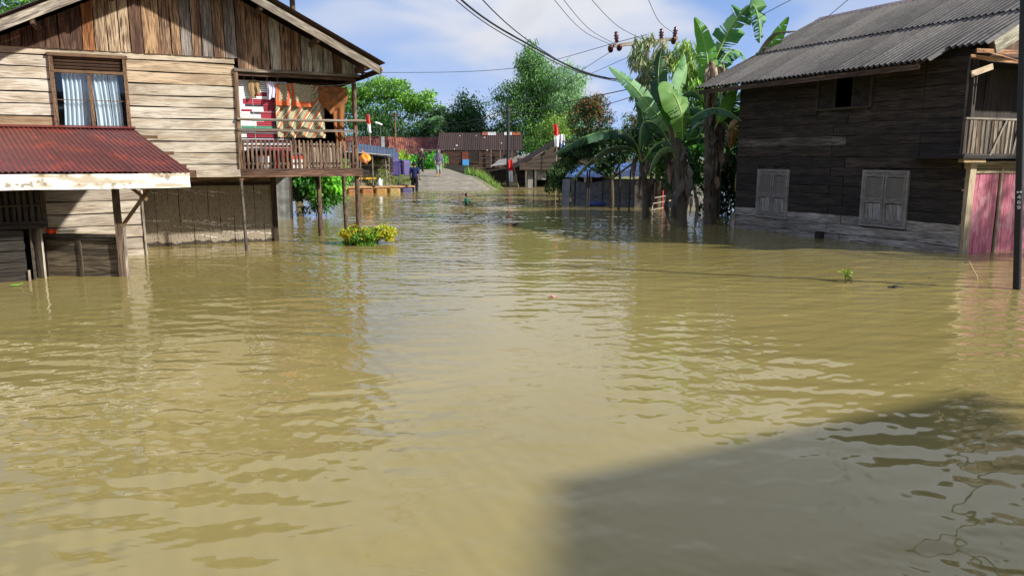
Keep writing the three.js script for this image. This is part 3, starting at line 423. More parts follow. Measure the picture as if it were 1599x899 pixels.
  const pink = new THREE.MeshStandardMaterial({ ...WOOD.grey, map: tex(512, 512, (u, v, c) => { const a = fbm(u * 26, v * 3, 26, 3, 821, 4), b = fbm(u * 7, v * 6, 7, 6, 826, 5); mix3(rgb('c06a7c'), rgb('9c4a5c'), sstep(0.4, 0.7, a), c); mix3(c.slice(), rgb('d6a0a4'), sstep(0.56, 0.7, b) * 0.6, c); }), bumpScale: 0.002, roughness: 0.6 });
  for (const [x0, x1] of [[0.19, 0.95], [1.02, 1.75], [1.79, 2.5]]) { const d = sub('door', fr), n = 4, w = (x1 - x0) / n; for (let k = 0; k < n; k++) { const g = box(w - 0.004, 2.3, 0.03, x0 + w * (k + 0.5), 0.28, -0.03 + 0.002 * (k % 2)), p = g.attributes.position, uv = g.attributes.uv; for (let q = 0; q < p.count; q++) uv.setXY(q, p.getX(q), p.getY(q) / 1.4); mesh('plank', g, pink, d); } }
  for (let k = 0; k < 15; k++) mesh('plank', vplank(0.285, 2.4, 0.024, 2.67 + k * 0.29, 0.4, -0.005, 840 + k), wood('rot', pick(R, ['b8a294', 'a89284', 'c4b0a0'])), fr);
  mesh('door_strip', vplank(0.045, 2.4, 0.04, 1.01, 0.32, 0.0, 791), wood('pale', 'd8caae'), fr);
  mesh('lintel', [hplank(2.5, 0.04, 0.06, 1.4, 1.455, -0.01, 792), hplank(2.5, 0.05, 0.06, 1.4, 1.625, -0.01, 793)], wood('pale', 'c8bca0'), fr);
  for (let k = 0; k < 3; k++) mesh('louvre', box(2.45, 0.03, 0.012, 1.4, 1.498 + k * 0.04, -0.02, 0.5), wood('pale', 'c4b490'), fr);
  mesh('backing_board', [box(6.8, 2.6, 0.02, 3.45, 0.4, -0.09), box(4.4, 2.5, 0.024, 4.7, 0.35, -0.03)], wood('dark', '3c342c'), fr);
  const vr = sub('verandah', H), vd = wood('dark', '6c6256');
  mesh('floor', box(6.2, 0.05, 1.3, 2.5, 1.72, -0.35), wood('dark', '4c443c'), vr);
  mesh('floor_beam', [beam([-0.56, 1.74, 0.27], [5.4, 1.74, 0.27], 0.05, 0.07, 800), beam([-0.56, 1.74, 0.27], [-0.5, 1.74, -0.5], 0.05, 0.07, 801)], wood('dark', '8c8070'), vr);
  mesh('floor_beam', beam([-0.5, 1.66, 0.2], [0.1, 1.66, 0.2], 0.1, 0.06, 802), wood('pale', 'c4ac80'), vr);
  mesh('hand_rail', beam([-0.6, 2.36, 0.27], [5.4, 2.4, 0.27], 0.04, 0.035, 803), wood('grey', 'c4bcb0'), vr);
  const bal = ['c8bca8', 'a09484', 'b8aa94', '8c8070'];
  for (let k = 0; k < 52; k++) { const x = -0.55 + k * 0.115; mesh('slat', vplank(k === 0 ? 0.07 : 0.03 + 0.055 * R(), 0.56 + 0.05 * R(), 0.016, 0, 0, 0, 804 + k % 5).rotateZ((R() - 0.5) * 0.1).translate(x, 2.06, 0.26), wood(k % 3 ? 'grey' : 'rot', pick(R, bal)), vr); }
  for (const [a, b, c, d] of [[0.12, 1.74, 0.5, 2.34], [0.75, 1.76, 0.9, 2.33], [1.0, 1.8, 1.3, 2.2]]) mesh('loose_slat', beam([a, b, 0.29], [c, d, 0.29], 0.012, 0.04, 815), wood('grey', 'e0d8c8'), vr);
  for (let k = 0; k < 16; k++) mesh('back_plank', vplank(0.43, 1.85, 0.022, 0.2 + k * 0.44, 2.65, -0.95, 820 + k), wood('dark', pick(R, ['7c6c58', '6a5c4c', '8a7860'])), vr);
  mesh('corner_post', vplank(0.09, 1.9, 0.09, 0.04, 2.6, -0.08, 835), wood('dark', '7c7264'), vr);
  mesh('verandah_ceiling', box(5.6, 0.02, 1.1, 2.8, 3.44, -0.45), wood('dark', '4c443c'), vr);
  mesh('house_shell', [box(0.03, 4.4, 5.7, 6.92, 1.3, -2.9), box(6.9, 4.4, 0.03, 3.45, 1.3, -5.76), box(6.9, 0.03, 4.8, 3.45, 3.45, -3.4), cutTop(wide(6.9, 0.3, 0.03, 3.45, 3.5, -5.74), (q) => Math.min(3.6 + 0.47 * q, 3.6 + 0.47 * (6.9 - q)))], wood('dark', '5c5248'), H);
}

// ---------------------------------------------------------------- the verandah of the house beside the camera, just out of frame; it throws the shadow on the near water
{
  const el = Math.tan(SUN_EL), k = 2.95 / el, a = V(0.2 + k * SUN_H[0], 2.95, -3.75 + k * SUN_H[1]), d = V(Math.cos(TURN), 0, -Math.sin(TURN)), n = V(Math.sin(TURN), 0, Math.cos(TURN)), up = n.clone().add(V(0, 0.31, 0)).normalize();
  const H = thing('verandah_shelter', 'lean-to verandah behind the viewpoint with added unseen house walls', 'verandah', [0, 0, 0]);
  for (let i = 0; i < 5; i++) mesh('roof_sheet', onBasis(corrugated(0.76, 5.5, 0.076, 0.01, 2, 0, 0, i), a.clone().addScaledVector(d, i * 0.7).addScaledVector(up, 5.5), d, up.clone().negate()), sheetMat(zincGrey, 'e0dcd6', 0.7), H);
  for (const [t, s] of [[0.15, 0.2], [3.4, 0.2], [0.15, 5.2], [3.4, 5.2]]) { const p = a.clone().addScaledVector(d, t).addScaledVector(up, s); mesh('post', bar([p.x, -0.8, p.z], [p.x, p.y - 0.05, p.z], 0.06), wood('rot', '9a8a7c'), H); }
  const hb = (d0, d1, n0, y, hh, t) => box(d1 - d0, hh, t).rotateY(TURN).translate(d.x * (d0 + d1) / 2 + n.x * n0, y, d.z * (d0 + d1) / 2 + n.z * n0);
  mesh('added_house_wall', hb(-7, 4.4, 4.2, 1.7, 5.0, 0.05), wood('rot', 'a8988a'), H); mesh('added_house_wall', hb(4.4, 9.5, 4.9, 1.7, 5.0, 0.05), wood('rot', 'a8988a'), H);  // unseen walls added to hold back skylight from the near water
  mesh('eave_beam', [beam(a.clone().add(V(0, -0.06, 0)), a.clone().addScaledVector(d, 3.55).add(V(0, -0.06, 0)), 0.06, 0.1, 850)], wood('rot', '9a8a7c'), H);
}
// ---------------------------------------------------------------- washing and blind on the balcony (their places are in the house's own axes)
const hx = V(Math.cos(TURN), 0, -Math.sin(TURN)), hn = V(Math.sin(TURN), 0, Math.cos(TURN));
const inHouse = (O, x, y, z) => V(O[0], y, O[2]).addScaledVector(hx, x).addScaledVector(hn, z);
const hang = (name, label, category, x, y, z, group) => thing(name, label, category, inHouse(LO, x, y, z).toArray(), TURN, group);
function drape(w, h, folds, depth, seed, { taper = 0, swing = 0, hem = 0 } = {}) {     // hanging cloth from y = 0 down, front and back surface
  const nx = Math.max(10, Math.round(w / 0.02)), ny = Math.max(6, Math.round(h / 0.05)), R = rng(seed), a = R() * 6, b = R() * 6, out = [];
  for (const side of [0, 1]) {
    const g = new THREE.PlaneGeometry(1, 1, nx, ny), p = g.attributes.position;
    for (let i = 0; i < p.count; i++) {
      const u = p.getX(i) + 0.5, t = 0.5 - p.getY(i), k = 0.25 + 0.75 * t, wob = Math.sin(u * folds * 6.283 + a + 0.8 * t) + 0.5 * Math.sin(u * folds * 2.7 * 6.283 / 1.9 + b - t);
      const hh = h * (1 - hem * (0.5 + 0.5 * Math.sin(u * 5 + a)));
      p.setXYZ(i, (u - 0.5) * w * (1 - taper * t) + swing * t + 0.01 * Math.sin(t * 7 + b), -t * hh - 0.012 * Math.sin(u * 3.1415 * 3) * (1 - t), depth * k * wob - side * 0.004);
    }
    if (side) g.index.array.reverse(); g.computeVertexNormals(); out.push(g);
  }
  return join(out);
}
{
  const blindTex = canvasTex(512, 640, (c, w, h) => {
    c.fillStyle = '#f1f1f1'; c.fillRect(0, 0, w, h);
    const row = (y, hh, segs) => { for (const [x0, x1, col] of segs) { c.fillStyle = col; c.fillRect(x0, y, x1 - x0, hh); } };
    const r1 = '#8a1a2e', r2 = '#a4283c', bl = '#2c3a86', gr = '#4f8f72', dk = '#38343c';
    row(70, 34, [[330, w, r1]]); row(104, 34, [[120, w, r1]]); row(138, 26, [[300, w, r1]]); row(164, 50, [[40, w, r2]]); row(214, 22, [[60, 250, dk], [250, w, r1]]); row(236, 44, [[250, w, r1]]); row(262, 20, [[20, 130, r2]]); row(282, 22, [[110, 220, dk], [220, w, r1]]);
    row(304, 44, [[220, w, r2]]); row(320, 60, [[430, w, bl]]); row(348, 22, [[120, 250, '#9fc4bc'], [250, 350, r1], [350, w, bl]]); row(370, 22, [[170, 350, r2], [350, w, bl]]); row(392, 18, [[170, w, r2]]); row(410, 26, [[10, w, gr]]); row(440, 30, [[160, w, r2]]); row(480, 36, [[60, w, r1]]); row(516, 14, [[0, w, dk]]); row(536, 24, [[90, w, r2]]); row(562, 22, [[220, w, '#d8dae0']]); row(592, 18, [[180, 420, r1], [420, w, bl]]); row(612, 26, [[60, 260, dk], [260, w, r1]]);
  });
  const m = new THREE.MeshStandardMaterial({ map: blindTex, roughness: 0.5 });
  const B = hang('roll_up_blind', 'red and white printed slat blind hanging in the balcony', 'blind', 0.49, 3.12, -0.22);
  const n = 37, top = 0, hh = 1.28;
  for (let k = 0; k < n; k++) { const g = box(0.88, 0.027, 0.006, 0.004 * Math.sin(k * 2.3), top - 0.017 - k * hh / n, 0.003 * Math.sin(k * 1.3)), uv = g.attributes.uv, p = g.attributes.position; for (let i = 0; i < uv.count; i++) uv.setXY(i, p.getX(i) / 0.88 + 0.5, 1 + p.getY(i) / hh); mesh('slat', g, m, B); }
  for (const x of [-0.33, -0.17, 0.08, 0.27]) mesh('cord', bar([x, 0, 0.006], [x + 0.005, 0.17, 0.02], 0.006, 0.006, 6), plain('c8b24a'), B);
  for (const x of [-0.2, 0.2]) mesh('pull_cord', bar([x, 0, 0.008], [x + 0.02, -1.2, 0.012], 0.0025, 0.0025, 5), plain('e8e4dc'), B);
  const line = hang('clothes_line', 'thin clothes line strung across the balcony', 'clothes line', 0, 3.09, -0.12);
  mesh('line', tube([[0.02, 0.03, 0], [0.8, 0, 0], [1.5, -0.02, 0], [2.15, 0.03, 0]], 0.004, 20, 5), plain('b8b0a0'), line);
  const batik = (seed, kind) => canvasTex(512, 384, (c, w, h) => {
    const r = rng(seed); c.fillStyle = '#cfc4a0'; c.fillRect(0, 0, w, h);
    if (kind === 0) { for (let i = -h; i < w + h; i += 17) { const k = Math.abs(Math.round(i / 17)) % 6; c.strokeStyle = ['#232420', '#8c9a72', '#232420', '#d2602e', '#dcd2b2', '#3e4636'][k]; c.lineWidth = k === 3 ? 13 : 7; c.setLineDash(k % 2 ? [] : [11, 5]); c.beginPath(); c.moveTo(i, h); c.lineTo(i + h * 0.95, 0); c.stroke(); } c.setLineDash([]); }
    else { for (let y = 0; y < h; y += 30) for (let x = 0; x < w; x += 58) { const ox = y / 30 % 2 * 29; c.strokeStyle = '#26241e'; c.lineWidth = 5; c.beginPath(); c.ellipse(x + ox, y + 14, 24, 10, 0, 0, 6.3); c.stroke(); c.fillStyle = r() < 0.5 ? '#7a3424' : '#9c8a4c'; c.beginPath(); c.ellipse(x + ox, y + 14, 10, 5, 0, 0, 6.3); c.fill(); } c.fillStyle = '#cf5a2a'; c.fillRect(0, h - 86, w, 86); c.fillStyle = '#e2a468'; for (let x = 0; x < w; x += 18) for (const q of [70, 42, 16]) c.fillRect(x + (q % 4) * 3, h - q, 9, 9); c.fillStyle = '#cf5a2a'; for (const x of [10, 150, 210]) c.fillRect(x, 0, 34, h); }
    for (let i = 0; i < 500; i++) { c.fillStyle = `rgba(${r() < 0.5 ? '30,28,22' : '220,210,180'},0.4)`; c.fillRect(r() * w, r() * h, 3, 3); }
  });
  const b0 = batik(3, 0), b1 = batik(4, 1);
  mesh('cloth', drape(0.2, 0.34, 2, 0.022, 2, { taper: 0.1, hem: 0.3 }), cloth(b0, 'dcd2b4'), hang('small_batik_cloth', 'small olive patterned cloth hung over the striped blind', 'cloth', 0.33, 3.12, -0.13));
  mesh('cloth', drape(0.15, 0.33, 2, 0.02, 5, { hem: 0.15 }), cloth(canvasTex(64, 64, (c) => { c.fillStyle = '#efe8f4'; c.fillRect(0, 0, 64, 64); c.fillStyle = '#b7a3cc'; for (let x = 4; x < 64; x += 16) c.fillRect(x, 0, 6, 64); }), 'ffffff'), hang('white_towel', 'white and lilac striped towel between two patterned cloths', 'towel', 0.625, 3.1, -0.1));
  mesh('cloth', drape(0.7, 0.42, 3.5, 0.055, 9, { hem: 0.05 }), cloth(b1), hang('orange_batik_cloth', 'short batik cloth with orange border, upper of two', 'cloth', 1.05, 3.08, -0.1));
  mesh('cloth', drape(0.92, 0.98, 3.4, 0.05, 12), cloth(b0), hang('striped_batik_cloth', 'long batik cloth with diagonal stripes beneath the orange bordered one', 'cloth', 1.16, 3.07, -0.16));
  const O = hang('orange_cloth', 'plain orange brown cloth folded over the line by the post', 'cloth', 1.77, 3.06, -0.08), om = new THREE.MeshPhysicalMaterial({ color: new THREE.Color('#b9712f'), map: grit, roughness: 0.9, side: THREE.DoubleSide, transmission: 0.2, thickness: 0 });
  const og = drape(0.56, 0.44, 2.2, 0.03, 21), op = og.attributes.position; for (let i = 0; i < op.count; i++) { const u = op.getX(i) / 0.56 + 0.5, k = u < 0.4 ? 0.55 + 0.55 * u / 0.4 + 0.1 : lerp(1.2, 0.62, (u - 0.4) / 0.6); op.setY(i, op.getY(i) * k); } og.computeVertexNormals();
  mesh('front_fold', og, om, O); mesh('long_fold', drape(0.27, 1.12, 1.6, 0.03, 23, { taper: 0.35, swing: 0.02 }).translate(0.1, 0, -0.05), om, O);
  // things standing on the balcony floor
  const lathe = (pts, seg = 20) => new THREE.LatheGeometry(pts.map(([x, y]) => new THREE.Vector2(x, y)), seg);
  const bk = hang('white_bucket', 'white plastic tub behind the balcony slats', 'tub', 0.42, 1.505, -0.3); mesh('tub', lathe([[0, 0], [0.12, 0], [0.15, 0.12], [0.155, 0.24], [0.165, 0.245], [0.15, 0.25], [0.14, 0.13], [0.11, 0.02], [0, 0.02]]), plain('e6e2dc', 0.4), bk); mesh('rim', new THREE.TorusGeometry(0.158, 0.008, 6, 24).rotateX(Math.PI / 2).translate(0, 0.245, 0), plain('c43428', 0.4), bk);
  const rb = hang('red_basin', 'bright red plastic stool with gas bottle shape behind the slats', 'stool', 0.78, 1.505, -0.26); rb.userData.label = 'bright red plastic stool behind the balcony slats'; mesh('seat', new RoundedBoxGeometry(0.2, 0.03, 0.2, 2, 0.01).translate(0, 0.28, 0), plain('d0201c', 0.35), rb); for (const [a, b] of [[-1, -1], [-1, 1], [1, -1], [1, 1]]) mesh('leg', bar([a * 0.11, 0, b * 0.11], [a * 0.08, 0.28, b * 0.08], 0.018, 0.022, 6), plain('d0201c', 0.35), rb);
  const bx = hang('cardboard_box', 'red and white printed box beside the white balcony upright', 'box', 1.08, 1.505, -0.3); mesh('carton', new RoundedBoxGeometry(0.26, 0.3, 0.2, 2, 0.008).translate(0, 0.15, 0), plain('d8cfc4', 0.7), bx); mesh('printed_band', box(0.264, 0.09, 0.204, 0, 0.22, 0), plain('c23a30', 0.6), bx);
  const gs = hang('stacked_plank', 'pale planks stored along the back of the balcony', 'planks', 0.55, 1.505, -0.75); for (let k = 0; k < 4; k++) mesh('plank', hplank(1.0, 0.12, 0.03, 0, 0.4 + k * 0.04, k * 0.035 - 0.1, 880 + k), wood('grey', ['ffffff', 'd8d4cc', 'c8d0dc', 'e8e0d0'][k]), gs); mesh('trestle', [box(0.05, 0.36, 0.2, -0.4, 0.18, -0.05), box(0.05, 0.36, 0.2, 0.4, 0.18, -0.05)], wood('dark'), gs);
  // bowl on the porch wall
  const bowl = thing('plastic_bowl', 'orange red plastic bowl on top of the porch half wall', 'bowl', inHouse(LO, -2.9, 0.618, 2.12).toArray());
  mesh('bowl', lathe([[0, 0], [0.045, 0], [0.05, 0.006], [0.075, 0.055], [0.085, 0.062], [0.08, 0.066], [0.068, 0.055], [0.044, 0.01], [0, 0.008]], 28), plain('d8441c', 0.35), bowl);
}
// grey sheet standing behind the house
{
  const s = thing('grey_sheet', 'pale grey metal sheet standing in water behind the balcony', 'metal sheet', [-6.49, 0, -21.27], 0.25);
  mesh('sheet', corrugated(0.42, 2.2, 0.2, 0.004, 3).rotateX(Math.PI / 2).translate(-0.21, 1.35, 0), new THREE.MeshStandardMaterial({ color: 0xb4b6b4, roughness: 0.45, metalness: 0.3, map: grit, side: THREE.DoubleSide }), s);
  mesh('frame', [box(0.05, 2.4, 0.05, 0.25, 0.3, 0), box(0.5, 0.05, 0.04, 0, 1.3, -0.02)], wood('dark', '7a6c60'), s);
}

// ---------------------------------------------------------------- plants
function leaves(spec, seed) {                       // spec: blobs {x,y,z,r,ry,n,size,cols,clump,long,droop}; leaf blades in clumps through the crown
  const R = rng(seed), pos = [], col = [], idx = [], g3 = () => (R() + R() + R() - 1.5) / 0.9, c = new THREE.Color(), d = V(0, 0, 0), s = V(0, 0, 0), nn = V(0, 0, 0), A = V(0, 0, 0);
  for (const b of spec) {
    const nc = b.clumps ?? Math.max(4, Math.round(b.n / 34)), per = Math.round(b.n / nc), ry = b.ry ?? b.r, cr = b.clump ?? 0.26;
    for (let k = 0; k < nc; k++) {
      const th = R() * 6.283, v = 2 * R() - 1, q = Math.sqrt(1 - v * v), rr = Math.pow(R(), 0.4) * (0.86 + 0.28 * R());
      const cx = b.x + Math.cos(th) * q * b.r * rr, cy = b.y + v * ry * rr, cz = b.z + Math.sin(th) * q * b.r * rr, hex = pick(R, b.cols);
      for (let i = 0; i < per; i++) {
        const x = cx + g3() * b.r * cr, y = cy + g3() * ry * cr * 0.8, z = cz + g3() * b.r * cr, L = b.size * (0.6 + 0.8 * R()), w = L / (b.long ?? 2.2);
        d.set(R() - 0.5, (R() - 0.5) * 0.9 - (b.droop ?? 0.25), R() - 0.5).normalize(); A.set(R() - 0.5, R() * 0.9 + 0.2, R() - 0.5); s.crossVectors(d, A).normalize(); nn.crossVectors(s, d).normalize();
        const o = pos.length / 3, m = L * 0.45;
        pos.push(x, y, z, x + d.x * m + s.x * w / 2 + nn.x * w * 0.12, y + d.y * m + s.y * w / 2 + nn.y * w * 0.12, z + d.z * m + s.z * w / 2 + nn.z * w * 0.12, x + d.x * L - nn.x * L * 0.1, y + d.y * L - nn.y * L * 0.1, z + d.z * L - nn.z * L * 0.1, x + d.x * m - s.x * w / 2 + nn.x * w * 0.12, y + d.y * m - s.y * w / 2 + nn.y * w * 0.12, z + d.z * m - s.z * w / 2 + nn.z * w * 0.12);
        c.set('#' + (b.tips && R() < b.tipShare ? pick(R, b.tips) : hex)); const k2 = 1.0 + 0.5 * R(); for (let t = 0; t < 4; t++) col.push(c.r * k2, c.g * k2, c.b * k2);
        idx.push(o, o + 1, o + 2, o, o + 2, o + 3);
      }
    }
  }
  const g = new THREE.BufferGeometry(); g.setAttribute('position', new THREE.Float32BufferAttribute(pos, 3)); g.setAttribute('color', new THREE.Float32BufferAttribute(col, 3)); g.setIndex(idx); g.computeVertexNormals(); return g;
}
function limbs(o, R, base, blobs, r0) {             // trunk and boughs reaching into the crown
  const top = blobs.reduce((m, b) => Math.max(m, b.y), 0) * 0.9, gs = [taperTube([[0, -1.2, 0], [0.1 * r0, base * 0.5, 0.2 * r0], [blobs[0].x * 0.3, base, blobs[0].z * 0.3], [blobs[0].x * 0.7, top, blobs[0].z * 0.7]], r0, r0 * 0.25, 14, 9, 0.06)];
  mesh('trunk', gs, barkMat, o);
  for (const b of blobs) mesh('bough', taperTube([[blobs[0].x * 0.2, base * (0.75 + 0.3 * R()), blobs[0].z * 0.2], [b.x * 0.6, (base + b.y) * 0.52, b.z * 0.6], [b.x * 0.95, b.y + (b.ry ?? b.r) * 0.3, b.z * 0.95]], r0 * 0.45, r0 * 0.1, 10, 6, 0.08), barkMat, o);
}
function tree(name, label, p, base, r0, blobs, seed, category = 'tree', group) { const o = thing(name, label, category, p, 0, group), R = rng(seed + 5); limbs(o, R, base, blobs, r0); mesh('crown', leaves(blobs, seed), leafMat, o).userData.kind = 'stuff'; return o; }
function shrub(name, label, p, blobs, seed, stems = 7, category = 'shrub', group) { const o = thing(name, label, category, p, 0, group), R = rng(seed + 9); const gs = []; for (let i = 0; i < stems; i++) { const b = pick(R, blobs); gs.push(taperTube([[(R() - 0.5) * 0.15, -0.6, (R() - 0.5) * 0.15], [b.x * 0.5 + (R() - 0.5) * 0.2, b.y * 0.5, b.z * 0.5 + (R() - 0.5) * 0.2], [b.x + (R() - 0.5) * b.r, b.y + b.r * 0.5, b.z + (R() - 0.5) * b.r]], 0.016, 0.006, 8, 5)); } for (const g of gs) mesh('stem', g, barkMat, o); mesh('foliage', leaves(blobs, seed), leafMat, o).userData.kind = 'stuff'; return o; }
const GM = ['3f6b24', '4c7a2a', '5b8a30', '385f22'], GL = ['6d9a38', '7cab42', '5f8c34', '89b34c'], GD = ['24461c', '2c5220', '1f3d1a', '345a24'], GF = ['5f8a4a', '6f9a56', '7aa45c', '557f42'];
const B = (x, y, z, r, ry, n, size, cols, more = {}) => ({ x, y, z, r, ry, n, size, cols, ...more });
// far trees, left to right
tree('spreading_tree', 'broad pale green tree with flat spreading crown behind the balcony', [-14.2, 0.6, -86], 3.4, 0.4, [B(0.3, 8.6, 0, 3.0, 1.5, 3600, 0.34, GL, { clump: 0.2 }), B(-3.6, 7.9, 0.5, 2.8, 1.4, 3000, 0.34, GL, { clump: 0.2 }), B(3.6, 7.4, 0, 2.7, 1.3, 2800, 0.34, GL, { clump: 0.2 }), B(5.2, 5.6, 0.3, 2.3, 1.4, 2000, 0.34, GM), B(-1.5, 5.6, 1.5, 4.2, 1.9, 4200, 0.36, GM), B(2, 3.4, 2, 4.5, 1.6, 3000, 0.36, GM)], 1001);
tree('dark_tree', 'dark low tree beneath the broad pale crown', [-13, 0.5, -80], 1.4, 0.25, [B(0, 3.0, 0, 2.8, 1.9, 3200, 0.3, GD), B(3.6, 3.0, -1, 2.4, 1.9, 2600, 0.3, GD), B(-3.6, 2.6, 0, 2.6, 1.8, 2400, 0.3, GM)], 1002);
tree('hidden_tree', 'dark green tree half hidden between the palms', [-7.6, 0.5, -84], 2.4, 0.28, [B(0, 4.6, 0, 2.0, 2.2, 2400, 0.3, GD), B(2.0, 3.9, 0.5, 2.0, 2.3, 2600, 0.3, GD)], 1003);
tree('rounded_tree', 'dark green tree with narrow rounded double top', [-4.2, 0.5, -76], 2.2, 0.3, [B(-0.1, 5.5, 0, 1.75, 2.1, 4200, 0.26, ['2f5c24', '38682a', '2a5220']), B(-1.4, 4.4, 0.3, 1.2, 1.7, 1800, 0.26, GD), B(1.3, 3.6, 0.3, 2.2, 2.2, 3400, 0.26, GD), B(-0.6, 2.4, 0.6, 2.4, 1.6, 2200, 0.26, GD)], 1004);
tree('feathery_tree', 'tallest light green feathery tree behind the brown roofed house', [2.0, 0.4, -72], 4, 0.4, [B(-0.3, 9.7, 0, 1.3, 2.0, 4200, 0.26, GF, { droop: 0.5, long: 3 }), B(0.6, 8.2, 0, 2.15, 2.3, 6400, 0.26, GF, { droop: 0.5, long: 3 }), B(-1.6, 6.6, 0.4, 2.2, 2.0, 5200, 0.26, GM, { droop: 0.4, long: 3 }), B(2.2, 6.2, 0.2, 2.2, 2.3, 5600, 0.26, GL, { droop: 0.4, long: 3 }), B(-0.2, 4.2, 0.8, 2.7, 2.4, 6500, 0.26, GM, { long: 3 }), B(2.2, 2.8, 1.2, 2.6, 1.9, 4200, 0.26, GL), B(-2.2, 2.8, 0.6, 2.2, 1.8, 3000, 0.26, GD)], 1005);
tree('pale_feathery_tree', 'thin pale feathery tree right of the tallest one', [5.3, 0.4, -70], 3.6, 0.22, [B(0, 8.3, 0, 1.6, 1.9, 2600, 0.26, ['86a878', '94b484', '78a068'], { droop: 0.6, long: 3.4 }), B(-0.4, 6.2, 0, 1.8, 1.8, 2600, 0.26, ['86a878', '7aa066', '78a068'], { droop: 0.6, long: 3.4 }), B(0.9, 5.0, 0, 1.6, 1.7, 2200, 0.26, GF, { droop: 0.6, long: 3.4 })], 1006);
tree('bushy_tree', 'yellow green bushy tree below the feathery trees', [3.6, 0.3, -62], 0.9, 0.16, [B(0, 3.6, 0, 1.5, 1.7, 2400, 0.22, ['7a9a3a', '6a8c34', '8ca848']), B(0.9, 2.0, 0.3, 1.4, 1.3, 2000, 0.22, GL), B(-1.3, 2.2, 0.3, 1.3, 1.3, 1800, 0.22, GM), B(-0.2, 1.2, 0.8, 1.5, 1.0, 1600, 0.22, GL)], 1007);
tree('copper_tree', 'dark bushy tree with coppery orange young leaves on top', [3.45, 0, -33.5], 1.4, 0.12, [B(0, 3.3, 0, 0.95, 0.9, 4200, 0.11, GD, { tips: ['a8602c', '94482a', 'b8863a'], tipShare: 0.16 }), B(0.1, 3.95, 0, 0.7, 0.5, 2600, 0.1, ['5a602c', '4c6428', '6c6a2a'], { tips: ['a8603a', 'b8843c'], tipShare: 0.3 }), B(-0.2, 2.3, 0.2, 0.95, 0.7, 2600, 0.11, GD)], 1008);
tree('reddish_tree', 'dark green tree with reddish tips right of the coppery one', [5.6, 0, -33], 1.2, 0.12, [B(0, 3.0, 0, 0.95, 0.75, 3600, 0.11, GM, { tips: ['94482a', 'a86a34', '9c3c30'], tipShare: 0.2 }), B(1.1, 3.5, 0, 0.85, 0.75, 3000, 0.11, ['4a6a24', '5a6c2a'], { tips: ['8c4428', 'a86a34'], tipShare: 0.3 }), B(0.4, 2.0, 0.2, 1.3, 0.75, 3200, 0.11, GD, { tips: ['8c4428'], tipShare: 0.06 })], 1009);
tree('mango_tree', 'mango tree with long hanging leaves behind the banana plants', [5.1, 0, -26.5], 2.2, 0.14, [B(-0.3, 5.1, 0, 0.75, 0.85, 900, 0.3, ['7a8c5a', '8a9a68', '66784a', '9a9f72'], { droop: 0.8, long: 4.6 }), B(0.9, 5.0, 0, 0.85, 0.8, 1000, 0.3, ['7c9a3c', '8aa844', '6c8836'], { droop: 0.7, long: 4.6 }), B(1.4, 3.9, 0.2, 0.9, 0.9, 1300, 0.28, GL, { droop: 0.6, long: 4 }), B(-0.5, 4.0, 0.1, 0.7, 0.8, 700, 0.3, ['6c7a58', '84906a'], { droop: 0.8, long: 4.6 }), B(0.8, 2.7, 0.3, 1.4, 0.95, 2400, 0.24, GM), B(2.3, 2.4, 0.2, 0.9, 1.0, 1400, 0.24, GM)], 1010);
tree('shade_tree', 'dense dark tree with its trunk before the tarpaulin shelter', [3.42, 0, -25.9], 1.2, 0.12, [B(-0.1, 2.35, 0, 0.75, 0.42, 2600, 0.12, GD), B(-0.95, 2.1, -0.3, 0.7, 0.42, 2400, 0.12, GD), B(0.75, 2.3, -0.2, 0.75, 0.5, 2400, 0.12, GD), B(-1.45, 1.6, -0.6, 0.42, 0.4, 1500, 0.11, ['33541e', '3f5c20', '2c5220']), B(1.4, 1.9, -0.3, 0.6, 0.55, 1500, 0.12, GM), B(-0.35, 1.35, 0.3, 0.34, 0.3, 700, 0.11, ['33541e', '2c5220']), B(0.1, 1.75, 0.1, 0.5, 0.3, 1000, 0.12, GD)], 1011);
shrub('creeper_bush', 'dark leafy bush hanging beside the tarpaulin shelter', [2.1, 0, -30.6], [B(0, 1.2, 0, 0.55, 0.55, 2200, 0.1, ['2a4a1c', '33541e', '4a6a24']), B(-0.35, 0.75, 0.2, 0.45, 0.5, 1400, 0.1, ['33541e', '4a6a24']), B(0.3, 0.55, 0.2, 0.4, 0.45, 1000, 0.1, ['24401a', '33541e'])], 1012);
tree('rear_tree', 'leafy tree behind the left house roof', [-16.5, 0.3, -27], 2.8, 0.2, [B(0, 6.2, 0, 1.9, 1.3, 2600, 0.2, GM), B(1.5, 5.4, 0, 1.2, 1, 1200, 0.2, GL)], 1013);
tree('bank_tree', 'leafy tree on the left bank hidden by the house', [-23, 0.4, -52], 2.5, 0.25, [B(0, 5.2, 0, 2.6, 2.0, 2200, 0.34, GM), B(2.6, 4.2, 1, 2.2, 1.7, 1600, 0.34, GL), B(-2.4, 3.6, 0, 2.4, 1.8, 1500, 0.34, GD), B(0.5, 2.0, 1, 3.4, 1.5, 1800, 0.34, GD)], 1014);
tree('bank_tree', 'second leafy tree on the left bank, farther from the road', [-33, 0.4, -66], 3, 0.3, [B(0, 6, 0, 3.4, 2.4, 2400, 0.4, GM), B(3.4, 4.4, 1, 3, 2.2, 1800, 0.4, GD), B(-3, 4, 0, 3, 2.2, 1500, 0.4, GL), B(0, 2, 1, 4, 1.6, 1500, 0.4, GD)], 1015);
tree('yard_tree', 'round leafy tree in the yard hidden beyond the dark house', [17, 0.4, -30], 2.4, 0.22, [B(0, 4.6, 0, 2.4, 1.9, 2200, 0.3, GM), B(2.2, 3.6, 0.5, 2, 1.6, 1500, 0.3, GD), B(-1.8, 3.2, 0.4, 1.8, 1.5, 1300, 0.3, GL), B(0, 1.6, 0.6, 2.6, 1.2, 1400, 0.3, GD)], 1016);
